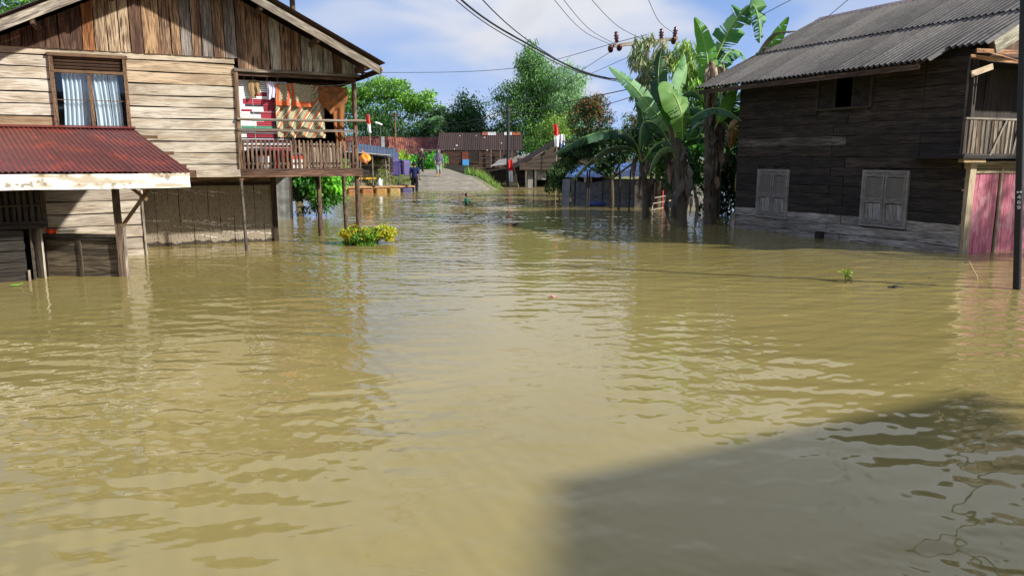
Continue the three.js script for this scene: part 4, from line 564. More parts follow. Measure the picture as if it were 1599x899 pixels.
// smaller growth
shrub('clipped_hedge', 'low clipped hedge with yellow green tips beside the front balcony post', [-2.95, 0, -15.05], [B(-0.02, 0.15, 0, 0.32, 0.17, 3600, 0.055, ['7a9a24', '88a828', '5f8a22'], { tips: ['c8c02c', 'dcc838', 'd8a838'], tipShare: 0.25, clumps: 60, long: 1.7, droop: -0.2 }), B(-0.27, 0.17, 0.02, 0.22, 0.16, 2000, 0.055, ['9a9a28', '88a828'], { tips: ['d8c838', 'd0a030'], tipShare: 0.35, clumps: 40, long: 1.7, droop: -0.2 }), B(0.36, 0.2, -0.02, 0.24, 0.15, 1900, 0.055, ['88a828', '9ab030'], { tips: ['d8c838', 'c8b030'], tipShare: 0.45, clumps: 40, long: 1.7, droop: -0.2 }), B(0.02, 0.06, 0.12, 0.36, 0.16, 2000, 0.055, ['5f8a22', '6f9c28'], { clumps: 30, long: 1.7 })], 1020, 9, 'hedge');
shrub('leafy_bush', 'tall bright green bush standing behind the house posts', [-5.84, 0, -22.5], [B(-0.05, 1.0, 0, 0.5, 0.5, 1500, 0.15, ['3c7a20', '4c8c26', '2f6a1c'], { long: 1.9, clump: 0.36 }), B(0.42, 1.1, 0.1, 0.42, 0.42, 1100, 0.15, ['5a9c2a', '6cae30', '7cc034'], { long: 1.9, clump: 0.36 }), B(-0.55, 0.95, 0, 0.42, 0.42, 900, 0.14, GD, { clump: 0.36 }), B(0.3, 0.55, 0.1, 0.45, 0.32, 700, 0.13, ['3c7a20', '5a9c2a'], { clump: 0.4 }), B(-0.2, 0.4, 0, 0.4, 0.3, 420, 0.12, GD, { clump: 0.4 }), B(0.75, 1.35, -0.3, 0.35, 0.35, 500, 0.14, ['6cae30', '5a9c2a'], { clump: 0.4 })], 1021, 6, 'bush');
shrub('garden_bush', 'bright green bush left of the brown roofed house', [-6.9, 0.6, -57], [B(0, 0.8, 0, 0.95, 0.7, 1500, 0.17, ['4c9c2a', '5cae34', '70c03c']), B(1.2, 0.85, 0.2, 0.85, 0.75, 1400, 0.17, ['4c9c2a', '62b43c'])], 1022, 6, 'bush');
shrub('yellow_bush', 'yellow green bush behind the purple sacks', [-8.2, 0.6, -54], [B(0, 1.0, 0, 0.8, 0.75, 1300, 0.15, ['a0b830', '8cae30', 'b4c440']), B(0.7, 0.6, 0.4, 0.6, 0.5, 800, 0.15, GL)], 1023, 6, 'bush');
shrub('bank_vine', 'pale yellow green creeper on the bank left of the road', [-6.95, 0.3, -38.6], [B(0, 0.9, 0, 0.36, 0.55, 1300, 0.075, ['8a9a4a', '9aa858', '7a8c3c']), B(0.35, 0.45, 0.1, 0.4, 0.4, 1100, 0.075, ['8a9a4a', 'a8a860', '6f8a34']), B(-0.25, 0.3, 0.2, 0.4, 0.35, 900, 0.075, ['7a8440', '9a9452'])], 1024, 8, 'creeper');
shrub('bank_weeds', 'tangled low weeds beside the road under the creeper', [-5.95, 0.35, -40.3], [B(0, 0.2, 0, 0.5, 0.25, 900, 0.07, ['8a9a4a', '6f8a34', 'a09a58']), B(-0.5, 0.3, 0.3, 0.4, 0.3, 700, 0.07, ['8a9a4a', '9a9452'])], 1025, 5, 'weeds');
shrub('undergrowth_bush', 'leafy undergrowth between the banana trunks', [5.3, 0, -23.2], [B(0, 1.3, 0, 0.8, 0.8, 1500, 0.16, GM, { clump: 0.34 }), B(0.5, 2.1, 0, 0.7, 0.6, 1000, 0.16, ['5a9c2a', '6aa432', '4c8c26'], { clump: 0.34 }), B(-0.7, 1.8, 0, 0.6, 0.6, 800, 0.15, ['5f8c34', '4c7a2a'], { clump: 0.34 })], 1026, 7, 'bush');
shrub('corner_bush', 'dark leafy bush filling the gap by the corner of the dark house', [6.5, 0, -22.6], [B(0, 0.8, 0, 0.7, 0.75, 1700, 0.14, GD, { clump: 0.34 }), B(0.1, 1.7, 0.1, 0.65, 0.6, 1200, 0.14, ['24461c', '3f6b24', '2c5220'], { clump: 0.34 }), B(0.9, 1.2, -0.3, 0.8, 1.0, 1400, 0.15, GM, { clump: 0.34 }), B(-0.2, 0.25, 0.2, 0.7, 0.4, 900, 0.12, ['2c5220', '24461c'], { clump: 0.34 })], 1027, 7, 'bush');
tree('side_tree', 'tall leafy tree beside the pink doors, out past the right edge', [14.4, 0, -11.6], 2.6, 0.16, [B(0, 4.4, 0, 1.3, 1.2, 300, 0.34, GM, { clump: 0.4 }), B(-1.2, 3.5, 0.2, 0.9, 0.8, 200, 0.34, GM, { clump: 0.4 })], 1028);
{ // grass on the right edge of the road
  const R = rng(333), pos = [], idx = [], col = [], c = new THREE.Color();
  for (let i = 0; i < 2600; i++) {
    const t = Math.pow(R(), 0.8), z = lerp(-50.5, -42.6, t) + (R() - 0.5), x = roadX(z) + roadHW(z) + 0.05 + R() * (0.9 - 0.3 * t) + 0.25 * t, y = groundH(x, z) - 0.02, h = (0.16 + 0.5 * R() * R() * 1.4) * (1.25 - 0.85 * t), a = R() * 6.28, b = R() * 0.5 * h, w = 0.018 + 0.012 * R();
    const o = pos.length / 3, sx = Math.cos(a) * w, sz = Math.sin(a) * w, lx = Math.cos(a + 1.3) * b, lz = Math.sin(a + 1.3) * b;
    pos.push(x - sx, y, z - sz, x + sx, y, z + sz, x + lx * 0.5 + sx * 0.6, y + h * 0.6, z + lz * 0.5 + sz * 0.6, x + lx * 0.5 - sx * 0.6, y + h * 0.6, z + lz * 0.5 - sz * 0.6, x + lx * 1.4, y + h, z + lz * 1.4); idx.push(o, o + 1, o + 2, o, o + 2, o + 3, o + 3, o + 2, o + 4);
    c.set('#' + pick(R, ['6f9a34', '84ac40', '5c8a2c', 'a0b054', '94a04c'])); for (let k = 0; k < 5; k++) col.push(c.r, c.g, c.b);
  }
  const g = new THREE.BufferGeometry(); g.setAttribute('position', new THREE.Float32BufferAttribute(pos, 3)); g.setAttribute('color', new THREE.Float32BufferAttribute(col, 3)); g.setIndex(idx); g.computeVertexNormals(); solo('grass', g, leafMat, 'green grass along the right edge of the gravel road', 'grass', null, 'stuff');
}
// far coconut palms
function palm(name, label, p, h, seed, n = 13, L = 2.6) {
  const o = thing(name, label, 'palm', p), R = rng(seed); mesh('trunk', taperTube([[0, -0.5, 0], [0.15, h * 0.5, 0], [0.1, h, 0]], 0.16, 0.1, 12, 8, 0.03), barkMat, o);
  for (let k = 0; k < n; k++) {
    const a = k / n * 6.283 + R() * 0.4, up = 0.2 + 0.9 * R(), pts = []; for (let i = 0; i <= 10; i++) { const t = i / 10; pts.push(V(0.1 + Math.cos(a) * L * t * (1 - 0.15 * t), h + L * (up * t - (0.5 + 0.5 * up) * t * t), Math.sin(a) * L * t * (1 - 0.15 * t))); }
    const pos = [], idx = [], col = [], c = new THREE.Color(); for (let i = 1; i < 44; i++) { const t = i / 44, q = t * 10, j = Math.min(9, Math.floor(q)), P = pts[j].clone().lerp(pts[j + 1], q - j), T = pts[j + 1].clone().sub(pts[j]).normalize(), S = T.clone().cross(V(0, 1, 0)).normalize(), l = 0.55 * Math.sin(Math.PI * (0.15 + 0.8 * t)); for (const s of [-1, 1]) { const e = P.clone().addScaledVector(S, s * l * 0.85).addScaledVector(T, l * 0.5).add(V(0, -l * (0.3 + 0.4 * R()), 0)), o2 = pos.length / 3; pos.push(...P.toArray(), ...P.clone().addScaledVector(T, 0.07).toArray(), ...e.toArray()); idx.push(o2, o2 + 1, o2 + 2); c.set('#' + pick(R, ['4f7a3a', '5c8a44', '6a9650'])); for (let m = 0; m < 3; m++) col.push(c.r, c.g, c.b); } }
    const g = new THREE.BufferGeometry(); g.setAttribute('position', new THREE.Float32BufferAttribute(pos, 3)); g.setAttribute('color', new THREE.Float32BufferAttribute(col, 3)); g.setIndex(idx); g.computeVertexNormals(); mesh('frond', g, leafMat, o);
  }
}
palm('coconut_palm', 'coconut palm rising between the spreading and rounded trees', [-7.7, 0.5, -80], 5.0, 41); palm('coconut_palm', 'shorter coconut palm left of the taller palm', [-9.3, 0.5, -82], 4.3, 42, 11, 2.3); palm('coconut_palm', 'coconut palm whose fronds just top the left house roof', [-8.5, 0.3, -30], 8.1, 43, 9, 1.3);

// ---------------------------------------------------------------- banana plants
function bananaLeaf(pts, width, { face = [0, 1, 0], tears = 0, fold = 0.25, cols = ['3f7a2c', '4c8a34'], seed = 1, droop = 0, ripple = 0.03 } = {}) {   // pts: midrib from stalk foot to tip, the first share is bare stalk
  const R = rng(seed), cv = new THREE.CatmullRomCurve3(pts.map((p) => V(...p))), n = 88, m = 6, pos = [], col = [], idx = [], c = new THREE.Color(), stalk = 0.16, F = V(...face).normalize();
  const cuts = [-1, 1].map(() => Array.from({ length: tears }, () => 0.06 + 0.9 * R()).sort((a, b) => a - b));
  for (const si of [0, 1]) {
    const sg = si ? 1 : -1; let prev = null, seg = 0;
    for (let i = 0; i <= n; i++) {
      const t = i / n, w = width / 2 * Math.pow(Math.sin(Math.PI * Math.pow(clamp(t * 0.97 + 0.03), 0.75)), 0.62) * (1 + 0.05 * Math.sin(t * 23 + seed)), P = cv.getPointAt(stalk + (1 - stalk) * t), T = cv.getTangentAt(stalk + (1 - stalk) * t), S = T.clone().cross(F).normalize().multiplyScalar(sg), N = S.clone().cross(T).multiplyScalar(sg).normalize();
      const torn = cuts[si].some((q) => Math.abs(q - t) < 0.5 / n); if (torn) { seg++; }
      const ang = fold + droop * Math.sin(seg * 2.7 + si * 1.3) * (tears ? 1 : 0.2) + (tears ? (R() - 0.5) * 0.05 : 0), row = [];
      const build = (shift) => { const r = []; for (let j = 0; j <= m; j++) { const u = j / m, a = ang * (0.4 + 0.9 * u) , q = P.clone().addScaledVector(S, w * u * Math.cos(a)).addScaledVector(N, -w * u * Math.sin(a) + ripple * w * Math.sin(t * 26 + seed) * u + 0.012 * (1 - u) * 0).addScaledVector(T, w * u * 0.22 + shift * u); r.push(pos.length / 3); pos.push(q.x, q.y, q.z); c.set('#' + cols[(seg + (j > 3 ? 0 : 0)) % cols.length]); const k = 0.78 + 0.3 * vnoise(t * 70 + u * 4, u * 2 + seed, 4096, 4096, seed) + 0.22 * vnoise(t * 9, seed + 3.3, 4096, 4096, seed + 1); const e = j === 0 ? 1.5 : 1; col.push(Math.min(0.8, c.r * k * e), Math.min(0.8, c.g * k * e), c.b * k); } return r; };
      const here = build(0); if (prev) for (let j = 0; j < m; j++) { if (sg > 0) idx.push(prev[j], here[j], prev[j + 1], here[j], here[j + 1], prev[j + 1]); else idx.push(prev[j], prev[j + 1], here[j], here[j], prev[j + 1], here[j + 1]); }
      prev = torn ? build(0.09 * width) : here;
    }
  }
  const g = new THREE.BufferGeometry(); g.setAttribute('position', new THREE.Float32BufferAttribute(pos, 3)); g.setAttribute('color', new THREE.Float32BufferAttribute(col, 3)); g.setIndex(idx); g.computeVertexNormals();
  const rib = taperTube(pts, width * 0.05, width * 0.008, 26, 6); return [g, rib];
}
const ribMat = plain('8aa04a', 0.5), bLeafMat = new THREE.MeshPhysicalMaterial({ vertexColors: true, roughness: 0.62, side: THREE.DoubleSide, transmission: 0.32, thickness: 0, ior: 1.4 }), dryMat = gritty('a8927a', 0.95, 0.008, { side: THREE.DoubleSide }), dryDark = gritty('86766a', 0.95, 0.008, { side: THREE.DoubleSide }), stemMat = gritty('7c7658', 0.7, 0.01), stemDark = gritty('7a705e', 0.8, 0.015);
function addLeaf(o, base, pts, w, opt) { const loc = pts.map((p) => [p[0] - base[0], p[1] - base[1], p[2] - base[2]]), [g, rib] = bananaLeaf(loc, w, opt); const l = mesh('leaf', g, bLeafMat, o); mesh('midrib', rib, ribMat, l); return l; }
function dryStrip(pts, w, seed) { const cv = new THREE.CatmullRomCurve3(pts.map((p) => V(...p))), R = rng(seed), pos = [], idx = [], n = 14; for (let i = 0; i <= n; i++) { const t = i / n, P = cv.getPoint(t), a = R() * 0.9 + t * 3 + seed, ww = w * Math.sin(Math.PI * (0.12 + 0.86 * t)) * (0.6 + 0.6 * R()); for (const s of [-1, 0, 1]) pos.push(P.x + s * ww * Math.cos(a), P.y - Math.abs(s) * 0.03, P.z + s * ww * Math.sin(a) + (s ? 0 : 0.03)); if (i) for (let j = 0; j < 2; j++) { const k = (i - 1) * 3 + j; idx.push(k, k + 1, k + 3, k + 1, k + 4, k + 3); } } const g = new THREE.BufferGeometry(); g.setAttribute('position', new THREE.Float32BufferAttribute(pos, 3)); g.setIndex(idx); g.computeVertexNormals(); const uv = new Float32Array(pos.length / 3 * 2); for (let i = 0; i < uv.length / 2; i++) { uv[2 * i] = pos[3 * i]; uv[2 * i + 1] = pos[3 * i + 1]; } g.setAttribute('uv', new THREE.BufferAttribute(uv, 2)); return g; }
function bananaTrunk(o, top, r0, r1, seed, mat = stemMat) {
  const R = rng(seed); mesh('trunk', taperTube([[0, -0.9, 0], [top[0] * 0.35, top[1] * 0.4, top[2] * 0.35], top], r0, r1, 18, 12, 0.05), mat, o);
  for (let k = 0; k < 11; k++) { const a = R() * 6.28, y0 = top[1] * (0.35 + 0.65 * R()), f = y0 / top[1], r = lerp(r0, r1, f) * 1.1, l = 0.4 + 0.7 * R(), x = top[0] * f * f + Math.cos(a) * r, z = top[2] * f + Math.sin(a) * r; mesh('dead_leaf', dryStrip([[x, y0, z], [x + Math.cos(a) * 0.12, y0 - l * 0.3, z + Math.sin(a) * 0.12], [x + Math.cos(a) * 0.1, Math.max(-0.1, y0 - l), z + Math.sin(a) * 0.1]], 0.045 + 0.045 * R(), seed + k), k % 3 ? dryDark : dryMat, o); }
}
{
  let b = [4.29, 0, -18.67], o = thing('banana_plant', 'banana plant with pale broad leaf reaching up to the left', 'banana plant', b);
  bananaTrunk(o, [-0.35, 2.5, -0.05], 0.16, 0.09, 51, stemDark);
  const gA = ['4f8a46', '5a9650', '488040'], gB = ['284e2a', '2f5a32'], gC = ['4c7c24', '426e20', '568428'];  // dark greens carry the shade of leaves turned away from the sun
  addLeaf(o, b, [[4.0, 2.0, -18.75], [3.8, 2.45, -18.75], [3.4, 2.9, -18.7], [2.95, 3.42, -18.75], [2.36, 3.9, -18.9]], 0.44, { face: [-0.25, 0.55, 0.8], cols: ['6c9a62', '7aa672', '86ae80', '5f9058'], seed: 3, fold: 0.2, tears: 9, droop: 0.06 });
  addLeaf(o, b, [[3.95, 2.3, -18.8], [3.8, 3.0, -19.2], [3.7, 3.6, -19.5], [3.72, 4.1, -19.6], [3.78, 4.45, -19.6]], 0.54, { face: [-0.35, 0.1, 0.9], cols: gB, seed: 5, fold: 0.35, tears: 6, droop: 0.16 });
  addLeaf(o, b, [[4.0, 2.2, -18.7], [4.0, 2.9, -18.9], [4.15, 3.5, -19.1], [4.3, 3.9, -19.3], [4.35, 4.3, -19.6]], 0.5, { face: [0.6, 0.2, 0.75], cols: ['6a9a5c', '5c8e50'], seed: 7, fold: 0.3, tears: 4, droop: 0.15 });
  addLeaf(o, b, [[4.0, 2.2, -18.6], [3.78, 3.15, -18.35], [3.8, 3.2, -18.2], [3.98, 2.75, -18.05], [4.05, 2.12, -18.1]], 0.78, { face: [0.35, 0.55, 0.8], cols: gC, seed: 9, fold: 0.22, tears: 6, droop: 0.12 });
  addLeaf(o, b, [[4.0, 2.1, -18.7], [4.2, 2.55, -18.4], [4.65, 2.85, -18.1], [5.0, 2.8, -17.9], [5.35, 2.55, -17.8]], 0.42, { face: [0, 0.9, 0.45], cols: ['2c5430', '345c36'], seed: 11, fold: 0.5, tears: 5, droop: 0.12 });
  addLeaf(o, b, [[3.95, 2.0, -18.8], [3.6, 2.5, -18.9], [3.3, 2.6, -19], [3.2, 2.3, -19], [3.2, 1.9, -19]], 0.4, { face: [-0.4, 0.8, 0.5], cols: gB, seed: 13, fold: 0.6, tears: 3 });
  addLeaf(o, b, [[4.0, 1.7, -18.6], [3.8, 1.95, -18.3], [3.55, 1.9, -18.2], [3.35, 1.6, -18.1], [3.25, 1.25, -18.1]], 0.3, { face: [-0.4, 0.8, 0.5], cols: ['4f6a3a', '5c7444'], seed: 14, fold: 0.9, tears: 4 });
  for (const [x, y, z, l, w, k] of [[-0.25, 0.95, 0.25, 0.75, 0.1, 1], [-0.35, 0.7, 0.2, 0.6, 0.12, 2], [0.2, 0.9, 0.2, 0.9, 0.08, 3], [0.05, 1.4, 0.2, 0.8, 0.07, 4], [-0.15, 1.75, 0.15, 0.7, 0.07, 5]]) mesh('dead_leaf', dryStrip([[x * 0.4, y + 0.2, z * 0.5], [x, y, z], [x * 1.3, y - l * 0.5, z * 1.1], [x * 1.1, Math.max(0, y - l), z]], w, 70 + k), gritty('7c746a', 0.95, 0.008, { side: THREE.DoubleSide }), o);
  b = [5.23, 0, -19.7]; o = thing('banana_plant', 'tall banana plant against the dark house with upright bright leaf', 'banana plant', b);
  bananaTrunk(o, [-0.25, 3.8, 0.0], 0.18, 0.1, 52, stemDark); const gD = ['5f9c30', '6caa38', '55902a'], gE = ['3c7434', '4a843e', '6a9a54'];  // second set darkened: shade on the torn leaves is put into their colour
  addLeaf(o, b, [[4.98, 3.07, -19.62], [4.98, 3.81, -19.62], [4.92, 4.34, -19.68], [4.80, 4.81, -19.73], [4.60, 5.20, -19.73]], 0.52, { face: [-0.35, 0.25, 0.9], cols: gD, seed: 21, fold: 0.2, tears: 5, droop: 0.1 });
  addLeaf(o, b, [[5.00, 3.28, -19.73], [5.12, 4.02, -19.78], [5.38, 4.71, -19.62], [5.64, 5.18, -19.41], [5.86, 5.39, -19.20], [5.99, 4.97, -18.99], [6.01, 4.44, -18.88]], 0.75, { face: [0.1, 0.6, 0.8], cols: gE, seed: 23, fold: 0.45, tears: 18, droop: 0.5 });
  addLeaf(o, b, [[5.06, 3.28, -19.83], [5.38, 4.02, -20.26], [5.70, 4.44, -20.47], [6.01, 4.50, -20.57], [6.22, 4.23, -20.57]], 0.6, { face: [0, 0.85, 0.5], cols: gE, seed: 25, fold: 0.5, tears: 16, droop: 0.5 });
  addLeaf(o, b, [[5.12, 2.44, -19.31], [5.27, 2.81, -19.20], [5.40, 3.07, -19.20], [5.49, 3.28, -19.20], [5.56, 3.44, -19.20]], 0.34, { face: [-0.3, 0.1, 0.95], cols: gD, seed: 27, fold: 0.15 });
  addLeaf(o, b, [[5.01, 2.97, -19.62], [4.64, 3.39, -19.73], [4.38, 3.28, -19.83], [4.27, 2.86, -19.83], [4.33, 2.44, -19.83]], 0.4, { face: [-0.4, 0.8, 0.5], cols: ['3a6a2c', '44742e'], seed: 28, fold: 0.7, tears: 4 });
  for (let k = 0; k < 16; k++) { const R = rng(900 + k), x = -0.2 + (R() - 0.35) * 0.5, y = 4.15 - R() * 0.35, l = 0.5 + 0.7 * R(); mesh('dead_leaf', dryStrip([[-0.2, 3.85, 0], [x * 0.7, y, 0.1 + R() * 0.15], [x + 0.05, y - l * 0.5, 0.2 + R() * 0.15], [x + 0.08 * R(), y - l, 0.2 + R() * 0.1]], 0.05 + 0.05 * R(), 930 + k), gritty(pick(R, ['dcc0a0', 'ccae90', 'e4ccac', 'b09278']), 0.95, 0.008, { side: THREE.DoubleSide }), o); }
  for (let k = 0; k < 6; k++) { const R = rng(960 + k), x = (R() - 0.5) * 0.5; mesh('dead_leaf', dryStrip([[-0.1, 2.4 - k * 0.2, 0.1], [x, 2.2 - k * 0.2, 0.25], [x * 1.2, 1.6 - k * 0.2, 0.28], [x, 1.1 - k * 0.18, 0.24]], 0.1, 970 + k), dryDark, o); }
  b = [3.91, 0, -21.73]; o = thing('banana_plant', 'smaller banana plant with one leaf arching low to the left', 'banana plant', b);
  bananaTrunk(o, [-0.25, 1.9, 0.1], 0.12, 0.07, 53, stemDark);
  addLeaf(o, b, [[3.68, 1.6, -21.5], [3.45, 2.1, -21.2], [3.0, 2.42, -20.8], [2.5, 2.42, -20.5], [1.9, 2.25, -20.3], [1.12, 1.82, -20.1]], 0.5, { face: [-0.2, 0.8, 0.55], cols: ['2f5a38', '386640', '2a5032'], seed: 31, fold: 0.75, tears: 7, droop: 0.25 });
  addLeaf(o, b, [[3.68, 1.6, -21.5], [3.3, 2.0, -21.3], [2.6, 1.95, -20.9], [2.0, 1.5, -20.7], [1.6, 1.05, -20.6]], 0.32, { face: [-0.5, 0.7, 0.5], cols: ['5a6a44', '6a7850', '4a5a38'], seed: 33, fold: 1.0, tears: 7, droop: 0.2 });
  addLeaf(o, b, [[3.68, 1.7, -21.6], [3.75, 2.3, -21.6], [3.7, 2.8, -21.6], [3.6, 3.2, -21.6], [3.45, 3.5, -21.6]], 0.4, { face: [-0.3, 0.2, 0.9], cols: ['2c5430', '345c36'], seed: 35, fold: 0.4 });
  addLeaf(o, b, [[3.7, 1.6, -21.5], [4.1, 2.1, -21.4], [4.5, 2.2, -21.2], [4.9, 1.9, -21.1], [5.1, 1.5, -21]], 0.42, { face: [0.3, 0.8, 0.5], cols: ['2c5430', '3a6238'], seed: 37, fold: 0.6, tears: 5 });
  b = [6.2, 0, -20.3]; o = thing('banana_plant', 'banana plant behind the grey roof with only leaf tips showing', 'banana plant', b);
  bananaTrunk(o, [0.1, 3.4, 0.1], 0.15, 0.09, 54);
  addLeaf(o, b, [[6.3, 3.0, -20.2], [6.4, 3.9, -20.0], [6.6, 4.5, -19.8], [6.75, 4.9, -19.6], [6.85, 5.15, -19.4]], 0.45, { face: [-0.3, 0.3, 0.9], cols: gD, seed: 41, fold: 0.3, tears: 5 });
  addLeaf(o, b, [[6.3, 3.0, -20.2], [6.2, 3.9, -20.0], [6.3, 4.5, -19.6], [6.5, 4.75, -19.3], [6.9, 4.75, -19.0]], 0.3, { face: [0, 0.9, 0.4], cols: ['8a7a5c', '6a6a44'], seed: 43, fold: 0.7, tears: 7 });
  addLeaf(o, b, [[6.2, 2.4, -20.2], [6.0, 2.7, -20.1], [5.85, 2.6, -20], [5.75, 2.3, -19.95], [5.7, 1.95, -19.9]], 0.42, { face: [-0.2, 0.6, 0.8], cols: ['a8743a', 'b88448', '94602c'], seed: 45, fold: 0.5, tears: 5 });
  addLeaf(o, b, [[6.2, 1.4, -20.2], [6.1, 1.7, -20.1], [6.02, 1.5, -20], [5.95, 1.2, -19.95], [5.9, 0.8, -19.9]], 0.16, { face: [-0.2, 0.6, 0.8], cols: ['c8a838', 'd0b448'], seed: 46, fold: 0.5 });
}

function wildBanana(label, base, top, n, L, w, seed, cols) {
  const R = rng(seed), o = thing('banana_plant', label, 'banana plant', base); bananaTrunk(o, top, 0.13, 0.07, seed, stemDark);
  for (let k = 0; k < n; k++) { const a = k * 2.4 + R(), up = 0.35 + 0.75 * R(), l = L * (0.75 + 0.4 * R()), pts = []; for (let i = 0; i < 6; i++) { const t = i / 5; pts.push([base[0] + top[0] + Math.cos(a) * l * t * (1 - 0.25 * up), top[1] - 0.35 + l * (1.5 * up * t - (0.35 + 0.75 * (1 - up)) * t * t * 1.3), base[2] + top[2] + Math.sin(a) * l * t * (1 - 0.25 * up)]); } addLeaf(o, base, pts, w * (0.8 + 0.4 * R()), { face: [Math.cos(a) * -0.5, 0.8, Math.sin(a) * -0.5 + 0.3], cols, seed: seed + k, fold: 0.35 + 0.4 * R(), tears: 5 + Math.floor(8 * R()), droop: 0.25 }); }
  for (let k = 0; k < 4; k++) { const a = R() * 6.28, x = top[0] + Math.cos(a) * 0.25, z = top[2] + Math.sin(a) * 0.25; mesh('dead_leaf', dryStrip([[top[0], top[1] - 0.1, top[2]], [x, top[1] - 0.2, z], [x * 1.1, top[1] - 0.8, z * 1.1], [x, top[1] - 1.3, z]], 0.12, seed + 50 + k), k % 2 ? dryMat : dryDark, o); }
}
wildBanana('banana plant in the shade behind the two tall ones', [4.75, 0, -22.0], [0.05, 2.3, 0], 8, 1.3, 0.4, 211, ['3f6e34', '4a7a3c', '35602e']);
wildBanana('leafy banana plant just left of the dark house corner', [5.75, 0, -21.2], [0.0, 2.9, 0], 8, 1.4, 0.5, 253, ['3f6e2c', '4c7c34', '35602e']);

// ---------------------------------------------------------------- shelters, sheds and houses in the middle distance
{
  const S = thing('tarpaulin_shelter', 'shelter of thin poles with blue tarpaulin roof and grey sheet walls', 'shelter', [0, 0, 0]);
  const sheet = (A, B, C, D, nx, ny, f) => { const p = [], uv = [], idx = []; for (let j = 0; j <= ny; j++) for (let i = 0; i <= nx; i++) { const u = i / nx, v = j / ny, q = V(...A).lerp(V(...B), u).lerp(V(...D).lerp(V(...C), u), v), d = f(u, v); p.push(q.x + d[0], q.y + d[1], q.z + d[2]); uv.push(u * 3, v * 2); } for (let j = 0; j < ny; j++) for (let i = 0; i < nx; i++) { const a = j * (nx + 1) + i, b = a + nx + 1; idx.push(a, a + 1, b, a + 1, b + 1, b); } const g = new THREE.BufferGeometry(); g.setAttribute('position', new THREE.Float32BufferAttribute(p, 3)); g.setAttribute('uv', new THREE.Float32BufferAttribute(uv, 2)); g.setIndex(idx); g.computeVertexNormals(); return g; };
  mesh('tarpaulin', sheet([2.0, 1.0, -28.3], [4.5, 1.06, -26.6], [5.2, 1.6, -29.0], [2.4, 1.4, -30.6], 24, 12, (u, v) => [0, -0.07 * Math.sin(Math.PI * u * 3) * Math.sin(Math.PI * v) + 0.02 * Math.sin(u * 40), 0]), gritty('5c94dc', 0.5, 0.001, { side: THREE.DoubleSide }), S);
  mesh('sheet_wall', sheet([2.22, 0.94, -28.4], [4.6, 0.92, -26.85], [4.6, -0.4, -26.85], [2.22, -0.4, -28.4], 30, 8, (u, v) => [0.03 * Math.sin(u * 17 + v), -0.12 * Math.sin(Math.PI * u * 2) * (1 - v) * (u < 0.5 ? 1 : 0.4), 0.03 * Math.cos(u * 15)]), gritty('8c8c90', 0.7, 0.0005, { side: THREE.DoubleSide }), S);
  mesh('sheet_wall', sheet([2.2, 0.94, -28.45], [2.0, 0.9, -29.6], [1.95, -0.4, -29.6], [2.12, -0.4, -28.45], 8, 6, (u, v) => [0.02 * Math.sin(u * 17 + v), 0, 0]), gritty('9a989c', 0.7, 0.0005, { side: THREE.DoubleSide }), S);
  mesh('dark_panel', box(1.7, 1.3, 0.03, 5.0, 0.35, -26.6, 0, 0.5), wood('dark', '807468'), S);
  for (const [x, z, h, r] of [[2.52, -25.64, 1.3, 0.035], [2.62, -25.9, 1.3, 0.03], [3.23, -27.02, 0.95, 0.02], [3.57, -25.31, 1.4, 0.035], [3.79, -24.39, 1.35, 0.03], [3.5, -24.6, 1.3, 0.03], [4.75, -25.3, 0.9, 0.03], [2.3, -27.8, 1.1, 0.03]]) mesh('pole', bar([x, -0.8, z], [x + 0.04, h, z - 0.05], r, r * 0.8, 7), barkDark, S);
  mesh('blue_bundle', new THREE.IcosahedronGeometry(0.3, 3).scale(1.3, 0.35, 0.6).translate(2.98, 0.08, -26.9), gritty('3a62b8', 0.5, 0.02), S);
  const W = thing('standing_board', 'plain grey white panel standing between two banana trunks', 'board', [6.97, 0, -28.5]); mesh('panel', new RoundedBoxGeometry(0.75, 1.5, 0.03, 2, 0.008).translate(0, 0.2, 0), gritty('c8c6c4', 0.7), W); mesh('rail', box(0.8, 0.04, 0.05, 0, -0.02, 0.03), wood('dark'), W);
  const rk = thing('painted_rack', 'low wooden rack with red uprights between the banana trunks', 'rack', [5.05, 0, -25], 0.4); for (const [x, k] of [[-0.45, 0], [-0.05, 1], [0.16, 1], [0.32, 1]]) mesh('upright', box(0.035, 0.62 + 0.12 * k, 0.035, x, 0.22 + 0.06 * k, 0), k ? plain('b8341c', 0.6) : wood('grey'), rk); for (const y of [0.08, 0.28, 0.46]) mesh('crossbar', box(0.95, 0.03, 0.03, -0.05, y, 0.03, 0, 0, 0.12), wood('pale', 'ded2c4'), rk);
  const st = thing('white_stake', 'pale stake standing at the far corner of the dark house', 'stake', [5.42, 0, -18.4]); mesh('stake', vplank(0.09, 1.0, 0.04, 0, -0.12, 0, 980), wood('grey', 'd4d0cc'), st);
  // collapsed shed and dark shed in front of the tall trees
  const C = thing('leaning_shed', 'low shed with pale sagging corrugated roof sheets', 'shed', [0.2, 0, -50.5], 0.15);
  for (let k = 0; k < 6; k++) mesh('roof_sheet', onBasis(corrugated(0.8, 2.6, 0.1, 0.014, 2, 0, 0.03, 60 + k), V(-0.75 + k * 0.55, 1.62 + 0.09 * k + 0.03 * Math.sin(k * 4), -2.2), V(1, 0.13, 0), V(-0.75, -0.36 - 0.02 * k, 1.9)), sheetMat(zincGrey, pick(rng(k), ['ffffff', 'fff0dc', 'e8dccc']), 0.7), C);
  for (const [x, z, h] of [[-2.0, 0.2, 0.8], [0.2, 0.3, 1.2], [1.8, 0.2, 1.5], [2.6, -1.6, 1.7]]) mesh('post', box(0.09, h + 0.8, 0.09, x, (h - 0.8) / 2, z), wood('dark', 'a09484'), C);
